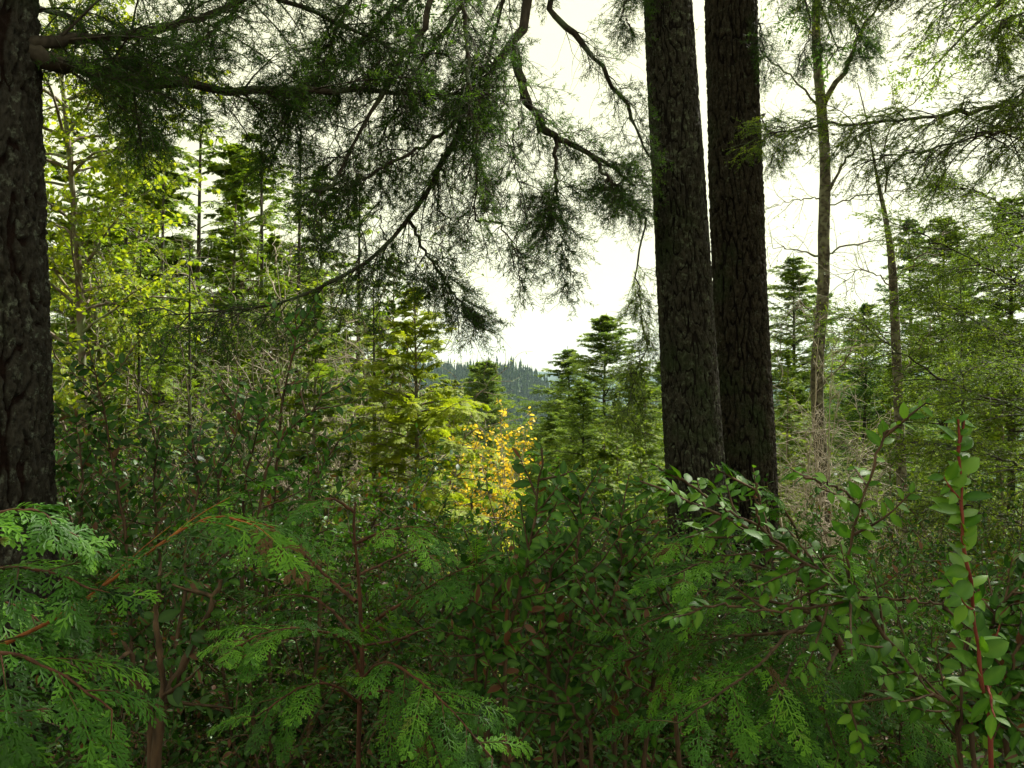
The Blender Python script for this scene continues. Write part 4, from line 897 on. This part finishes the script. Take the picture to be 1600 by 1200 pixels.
# dark left shrubs reaching to mid height
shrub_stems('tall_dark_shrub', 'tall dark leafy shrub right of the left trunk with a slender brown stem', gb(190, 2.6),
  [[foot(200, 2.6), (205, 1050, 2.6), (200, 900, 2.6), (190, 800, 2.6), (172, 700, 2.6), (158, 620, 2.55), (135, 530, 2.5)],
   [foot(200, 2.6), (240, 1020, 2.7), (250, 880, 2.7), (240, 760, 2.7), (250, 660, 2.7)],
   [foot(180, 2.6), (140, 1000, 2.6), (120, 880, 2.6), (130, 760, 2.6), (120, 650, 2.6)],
   [foot(200, 2.6), (280, 980, 2.5), (290, 860, 2.5), (310, 760, 2.5), (300, 680, 2.5)]], 'salal_shaded', 'stem_brown', 0.04, 36, kid=(12, 0.24, 0), kleaf=11)
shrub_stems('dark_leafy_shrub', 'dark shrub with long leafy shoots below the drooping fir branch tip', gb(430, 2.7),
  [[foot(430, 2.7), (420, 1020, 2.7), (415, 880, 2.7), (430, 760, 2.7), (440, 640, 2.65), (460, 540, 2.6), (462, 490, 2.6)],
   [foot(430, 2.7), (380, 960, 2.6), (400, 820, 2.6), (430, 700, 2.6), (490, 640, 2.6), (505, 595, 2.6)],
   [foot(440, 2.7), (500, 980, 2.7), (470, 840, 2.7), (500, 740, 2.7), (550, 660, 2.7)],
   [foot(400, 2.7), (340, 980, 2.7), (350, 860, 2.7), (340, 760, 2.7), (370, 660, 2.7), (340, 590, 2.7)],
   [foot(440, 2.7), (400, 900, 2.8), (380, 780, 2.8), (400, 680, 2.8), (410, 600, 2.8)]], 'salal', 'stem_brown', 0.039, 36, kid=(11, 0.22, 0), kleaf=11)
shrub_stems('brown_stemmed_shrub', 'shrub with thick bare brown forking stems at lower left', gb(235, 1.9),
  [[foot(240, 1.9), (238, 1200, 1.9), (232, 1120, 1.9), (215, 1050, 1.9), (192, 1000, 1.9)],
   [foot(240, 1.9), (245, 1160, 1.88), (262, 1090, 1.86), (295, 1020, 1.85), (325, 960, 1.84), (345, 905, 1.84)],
   [(255, 1110, 1.87), (252, 1040, 1.85), (245, 970, 1.84), (250, 900, 1.84)]], 'salal_shaded', 'stem_brown', 0.045, 10, r=0.011, rtip=0.004, t0=0.6, kid=(4, 0.16, 0))

# filler shrubs: one leafy shrub copied through the understorey
def filler(name, H, mat, leaf, ns, nk, kl):
    root = thing(name, (0, 0, 0), 'small leaved evergreen shrub in the dark understorey', 'shrub', 'leafy shrubs of the understorey')
    az = U(0, 6.28, ns); d = np.stack([np.cos(az) * 0.5, np.sin(az) * 0.5, np.ones(ns)], -1); p = np.stack([np.cos(az), np.sin(az), az * 0], -1) * U(0.02, 0.25, ns)[:, None]
    B = grow(p, d, H * U(0.6, 1.1, ns), 8, 0.02, 0.1); g = Geo(); tubes(g, B, 0.007, 0.002, 5)
    Q, nn, _, _, _ = kids(B, np.tile([0.3, -0.5, 1.], (ns, 1)), nk, 0.1, 1, 0.9, H * 0.26, 5, 0.02, 0.1, tilt=1.0, env=lambda t: 1.2 - 0.6 * t); tubes(g, Q, 0.003, 0.001, 4)
    K, kn, _, _, _ = kids(Q, nn, 4, 0.2, 0.9, 0.8, H * 0.1, 3, 0.02, 0.1, tilt=0.8); tubes(g, K, 0.0015, 0.0008, 3)
    g.obj('stems', M['stem_brown'], root); gl = Geo()
    leaves(gl, K, kn, 7, leaf, LEAF, nz=0.7); leaves(gl, Q, nn, 9, leaf, LEAF, nz=0.7); gl.obj('foliage', M[mat], root); return root
fA = filler('leafy_shrub', 1.5, 'salal_shaded', 0.036, 12, 12, 0)
fB = filler('leafy_shrub', 1.5, 'salal', 0.034, 10, 12, 0)
fs = [(60, 3.4, 1.0), (150, 3.6, 1.1), (260, 3.4, 1.0), (330, 3.9, 1.1), (470, 3.6, 0.95), (560, 3.3, 0.85), (640, 3.4, 0.8), (700, 3.0, 0.75), (790, 2.9, 0.8), (870, 3.2, 0.85), (960, 3.0, 0.85), (1030, 3.3, 0.85),
      (1140, 3.6, 0.8), (1240, 3.5, 0.85), (1330, 3.3, 0.75), (1440, 3.2, 0.8), (1560, 3.0, 0.85), (520, 4.6, 1.0), (900, 4.6, 0.7), (1000, 5.2, 0.75), (780, 4.6, 0.9), (1290, 5.2, 0.9), (1450, 5.0, 0.9), (1580, 5.0, 1.0),
      (380, 2.6, 0.75), (100, 2.4, 0.6), (480, 2.4, 0.6), (1180, 2.6, 0.7), (1400, 2.3, 0.5), (840, 2.4, 0.6), (200, 5.2, 1.3), (420, 5.6, 1.2), (100, 5.5, 1.3), (620, 5.8, 1.0), (860, 6.4, 0.7), (1180, 6.6, 0.8), (950, 7.2, 0.8), (300, 7.0, 1.4)]
for i, (px, Y, s) in enumerate(fs):
    pr = random.choice([fA, fB]); o = inst(pr); b = gb(px, Y); o.location = b; o.rotation_euler = (0, 0, U(0, 6.28)); s *= U(0.9, 1.1); o.scale = (s, s, s)
    zone = next(t for lim, t in ((130, 'beside the left trunk'), (230, 'below the yellow green tree'), (350, 'below the straight dark cedar stem'), (450, 'left of the red brown cedar stem'), (600, 'around the red brown cedar stem'), (680, 'under the golden cedar'),
        (820, 'below the amber shrub'), (880, 'right of the tall leafy shoot'), (980, 'just left of the twin trunks'), (1060, 'touching the twin trunks on their left'), (1200, 'in front of the twin trunks'), (1300, 'at the foot of the pale alder'), (1380, 'between the two alders'), (1500, 'at the foot of the mossy alder'), (9999, 'behind the red stemmed shrub')) if px < lim)
    row = 'nearest' if Y < 2.8 else 'near' if Y < 3.7 else 'farther' if Y < 5.1 else 'farthest'
    o['label'] = f'{row} {"dark" if pr is fA else "mid green"} small leaved understorey shrub {zone}'

# ------------------------------------------------------------------ near cedars: arching orange stems with flat drooping sprays
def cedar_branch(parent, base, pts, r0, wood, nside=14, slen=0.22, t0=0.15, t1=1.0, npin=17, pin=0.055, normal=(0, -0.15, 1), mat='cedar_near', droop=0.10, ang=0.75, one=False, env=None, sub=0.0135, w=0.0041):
    P = spline([P3(*q) for q in pts], 20) - base; P[1:-1] += RNG.normal(0, 0.0006, (18, 3))
    nside = max(5, int(nside * 0.62)); slen *= 1.42; nn = np.array([normal], float); g = Geo(); tubes(g, P[None], r0, 0.0012, 7)
    env = env or (lambda t: 1.15 - 0.65 * t)
    Q, qn, tq, _, Lq = kids(P[None], nn, nside, t0, t1, ang, slen, 7, droop * 0.8, 0.03, tilt=0.22, angj=0.1, env=env)
    tubes(g, Q[:, :4], 0.0012, 0.0005, 4)
    gf = Geo(); a = np.clip(RNG.normal(0.5, 0.2, len(Q)), 0, 1)
    cedar_sprays(gf, Q, qn, a, npin, pin * (0.5 + 0.5 * Lq / Lq.max()), 8, sub, w, droop=0.3)
    tipP = P[None, 8:]; cedar_sprays(gf, tipP, nn, np.array([0.6]), npin, pin * 0.8, 8, sub, w, droop=0.3)
    b = g.obj('branch', M[wood], parent); gf.obj('sprays', M[mat], b, smooth=False)

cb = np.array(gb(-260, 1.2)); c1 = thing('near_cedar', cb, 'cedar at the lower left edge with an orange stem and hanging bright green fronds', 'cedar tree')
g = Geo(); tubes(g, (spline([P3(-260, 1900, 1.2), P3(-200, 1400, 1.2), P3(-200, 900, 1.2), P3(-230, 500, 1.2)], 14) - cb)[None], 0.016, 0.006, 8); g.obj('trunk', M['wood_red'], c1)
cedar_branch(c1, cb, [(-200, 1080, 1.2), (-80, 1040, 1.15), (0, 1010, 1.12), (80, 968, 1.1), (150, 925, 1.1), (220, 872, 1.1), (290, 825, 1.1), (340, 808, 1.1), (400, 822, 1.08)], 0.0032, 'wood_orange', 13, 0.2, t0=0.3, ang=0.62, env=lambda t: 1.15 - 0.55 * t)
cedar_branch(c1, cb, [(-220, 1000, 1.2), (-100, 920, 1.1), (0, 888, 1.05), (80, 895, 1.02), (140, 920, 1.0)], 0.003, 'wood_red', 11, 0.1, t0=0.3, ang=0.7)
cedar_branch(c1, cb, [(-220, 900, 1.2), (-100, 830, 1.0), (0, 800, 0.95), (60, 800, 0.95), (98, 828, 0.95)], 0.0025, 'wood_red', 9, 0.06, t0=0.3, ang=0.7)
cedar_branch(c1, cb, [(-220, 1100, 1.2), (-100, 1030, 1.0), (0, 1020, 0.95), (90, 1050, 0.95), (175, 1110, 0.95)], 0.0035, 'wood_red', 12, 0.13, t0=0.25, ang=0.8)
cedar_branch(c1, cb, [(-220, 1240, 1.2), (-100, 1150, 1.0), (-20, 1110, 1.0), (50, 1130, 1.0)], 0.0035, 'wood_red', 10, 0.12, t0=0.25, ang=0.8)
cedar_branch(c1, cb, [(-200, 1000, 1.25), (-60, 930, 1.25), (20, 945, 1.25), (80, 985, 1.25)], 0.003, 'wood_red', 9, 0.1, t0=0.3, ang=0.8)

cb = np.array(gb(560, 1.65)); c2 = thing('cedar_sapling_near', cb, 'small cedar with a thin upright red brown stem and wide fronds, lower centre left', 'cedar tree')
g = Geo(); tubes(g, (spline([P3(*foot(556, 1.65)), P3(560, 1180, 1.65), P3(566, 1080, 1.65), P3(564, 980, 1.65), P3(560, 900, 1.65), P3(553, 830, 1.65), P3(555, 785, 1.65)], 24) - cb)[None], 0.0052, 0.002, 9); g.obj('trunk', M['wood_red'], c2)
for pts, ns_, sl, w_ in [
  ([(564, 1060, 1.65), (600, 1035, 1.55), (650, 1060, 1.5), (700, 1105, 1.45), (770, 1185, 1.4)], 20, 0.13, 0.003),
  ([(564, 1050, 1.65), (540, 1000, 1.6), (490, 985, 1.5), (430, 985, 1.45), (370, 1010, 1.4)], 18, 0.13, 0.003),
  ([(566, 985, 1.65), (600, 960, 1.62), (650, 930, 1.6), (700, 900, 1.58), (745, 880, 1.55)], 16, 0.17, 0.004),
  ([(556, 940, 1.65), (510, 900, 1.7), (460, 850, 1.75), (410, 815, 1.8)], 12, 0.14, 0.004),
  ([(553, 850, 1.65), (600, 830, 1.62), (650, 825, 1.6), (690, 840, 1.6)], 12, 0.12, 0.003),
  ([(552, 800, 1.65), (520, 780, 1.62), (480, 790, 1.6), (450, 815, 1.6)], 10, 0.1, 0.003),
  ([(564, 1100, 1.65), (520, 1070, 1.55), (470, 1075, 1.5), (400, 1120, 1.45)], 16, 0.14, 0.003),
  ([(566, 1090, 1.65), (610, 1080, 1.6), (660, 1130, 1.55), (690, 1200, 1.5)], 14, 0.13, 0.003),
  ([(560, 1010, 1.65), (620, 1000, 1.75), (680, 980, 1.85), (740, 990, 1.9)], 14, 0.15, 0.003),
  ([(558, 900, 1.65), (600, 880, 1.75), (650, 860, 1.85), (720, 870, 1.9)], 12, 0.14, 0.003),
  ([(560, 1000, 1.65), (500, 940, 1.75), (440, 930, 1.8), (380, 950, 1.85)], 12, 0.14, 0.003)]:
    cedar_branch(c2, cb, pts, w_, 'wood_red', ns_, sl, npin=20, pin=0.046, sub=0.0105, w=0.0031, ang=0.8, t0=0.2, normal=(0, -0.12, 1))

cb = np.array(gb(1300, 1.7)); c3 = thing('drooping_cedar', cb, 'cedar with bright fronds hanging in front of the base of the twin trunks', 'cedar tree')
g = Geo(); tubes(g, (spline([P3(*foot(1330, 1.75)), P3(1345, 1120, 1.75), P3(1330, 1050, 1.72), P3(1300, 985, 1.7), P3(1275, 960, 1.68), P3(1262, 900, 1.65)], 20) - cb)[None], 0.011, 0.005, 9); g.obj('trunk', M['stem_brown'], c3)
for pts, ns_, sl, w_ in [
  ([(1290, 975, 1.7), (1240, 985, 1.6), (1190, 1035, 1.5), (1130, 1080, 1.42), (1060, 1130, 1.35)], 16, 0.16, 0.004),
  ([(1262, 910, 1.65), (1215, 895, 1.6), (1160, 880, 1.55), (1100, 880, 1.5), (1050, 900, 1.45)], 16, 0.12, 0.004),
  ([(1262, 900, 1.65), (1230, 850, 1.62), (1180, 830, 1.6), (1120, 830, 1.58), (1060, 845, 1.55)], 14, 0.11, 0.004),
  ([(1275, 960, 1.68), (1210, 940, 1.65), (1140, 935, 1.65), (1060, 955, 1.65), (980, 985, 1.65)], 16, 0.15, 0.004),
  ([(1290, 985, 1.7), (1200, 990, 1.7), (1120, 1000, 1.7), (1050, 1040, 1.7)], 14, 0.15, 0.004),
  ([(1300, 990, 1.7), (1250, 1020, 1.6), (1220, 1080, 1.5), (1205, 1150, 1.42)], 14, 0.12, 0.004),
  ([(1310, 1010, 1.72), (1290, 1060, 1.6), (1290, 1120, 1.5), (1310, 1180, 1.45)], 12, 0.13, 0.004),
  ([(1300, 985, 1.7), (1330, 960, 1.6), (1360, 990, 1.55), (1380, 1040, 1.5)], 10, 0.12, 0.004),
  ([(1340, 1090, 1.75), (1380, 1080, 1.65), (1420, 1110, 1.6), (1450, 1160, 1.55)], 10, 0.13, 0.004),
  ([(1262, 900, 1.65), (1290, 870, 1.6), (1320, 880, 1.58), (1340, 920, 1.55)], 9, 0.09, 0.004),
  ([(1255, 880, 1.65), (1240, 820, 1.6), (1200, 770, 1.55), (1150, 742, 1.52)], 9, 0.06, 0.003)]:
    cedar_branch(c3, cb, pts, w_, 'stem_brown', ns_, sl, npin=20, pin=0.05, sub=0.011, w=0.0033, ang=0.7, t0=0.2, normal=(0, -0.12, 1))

# ------------------------------------------------------------------ undergrowth and litter (nobody could count it)
def undergrowth():
    g = Geo(); n = 52000
    Y = U(1.6, 16, n) ** 1.0; X = U(-0.75, 0.75, n) * (Y + 1.5)
    keep = (np.abs(X) > 0.25) | (Y > 1.9); X, Y = X[keep], Y[keep]; n = len(X)
    cl = np.array([noise.noise(Vector((x * 0.9, y * 0.9, 3.3))) for x, y in zip(X, Y)])
    Z = gz(X, Y) + np.abs(RNG.normal(0, 1, n)) * (0.10 + 0.30 * np.clip(cl + 0.35, 0, 1) * np.minimum(1, Y / 3))
    az = U(0, 6.28, n); d = np.stack([np.cos(az), np.sin(az), RNG.normal(0, 0.3, n)], -1)
    nn = np.stack([RNG.normal(0, 0.5, n), RNG.normal(-0.2, 0.5, n), np.ones(n)], -1)
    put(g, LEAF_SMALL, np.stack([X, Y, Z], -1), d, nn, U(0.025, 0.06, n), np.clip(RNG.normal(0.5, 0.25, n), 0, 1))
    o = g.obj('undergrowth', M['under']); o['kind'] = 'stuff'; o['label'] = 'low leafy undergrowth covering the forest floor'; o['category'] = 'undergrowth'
    g = Geo(); n = 26000
    Y = U(-1, 14, n); X = U(-0.8, 0.8, n) * (np.abs(Y) + 2); az = U(0, 6.28, n)
    d = np.stack([np.cos(az), np.sin(az), RNG.normal(0, 0.2, n)], -1); nn = np.stack([RNG.normal(0, 0.35, n), RNG.normal(0, 0.35, n), np.ones(n)], -1)
    put(g, LEAF_SMALL, np.stack([X, Y, gz(X, Y) + U(0.005, 0.03, n)], -1), d, nn, U(0.03, 0.07, n), U(0, 1, n))
    o = g.obj('leaf_litter', M['litter']); o['kind'] = 'stuff'; o['label'] = 'brown and tan fallen leaves on the ground'; o['category'] = 'leaf litter'
undergrowth()

# ------------------------------------------------------------------ haze over the valley
def haze():
    x0, x1, y0, y1, z0, z1 = -7600, 7600, -7600, 7600, -140, 420
    V = np.array([(x, y, z) for x in (x0, x1) for y in (y0, y1) for z in (z0, z1)], float)
    Q = [(0, 1, 3, 2), (4, 6, 7, 5), (0, 4, 5, 1), (2, 3, 7, 6), (0, 2, 6, 4), (1, 5, 7, 3)]
    m, t, o = _m('haze'); pv = t.nodes.new('ShaderNodeVolumePrincipled')
    pv.inputs['Color'].default_value = (0.6, 0.8, 1.0, 1); pv.inputs['Density'].default_value = HAZE; pv.inputs['Anisotropy'].default_value = 0.3
    t.links.new(pv.outputs[0], o.inputs['Volume'])
    g = Geo(); g.add(V, None, Q); ob = g.obj('haze', m, smooth=False); ob['kind'] = 'stuff'; ob['label'] = 'pale blue haze hanging over the far hills'; ob['category'] = 'haze'
HAZE = 6e-5
haze()
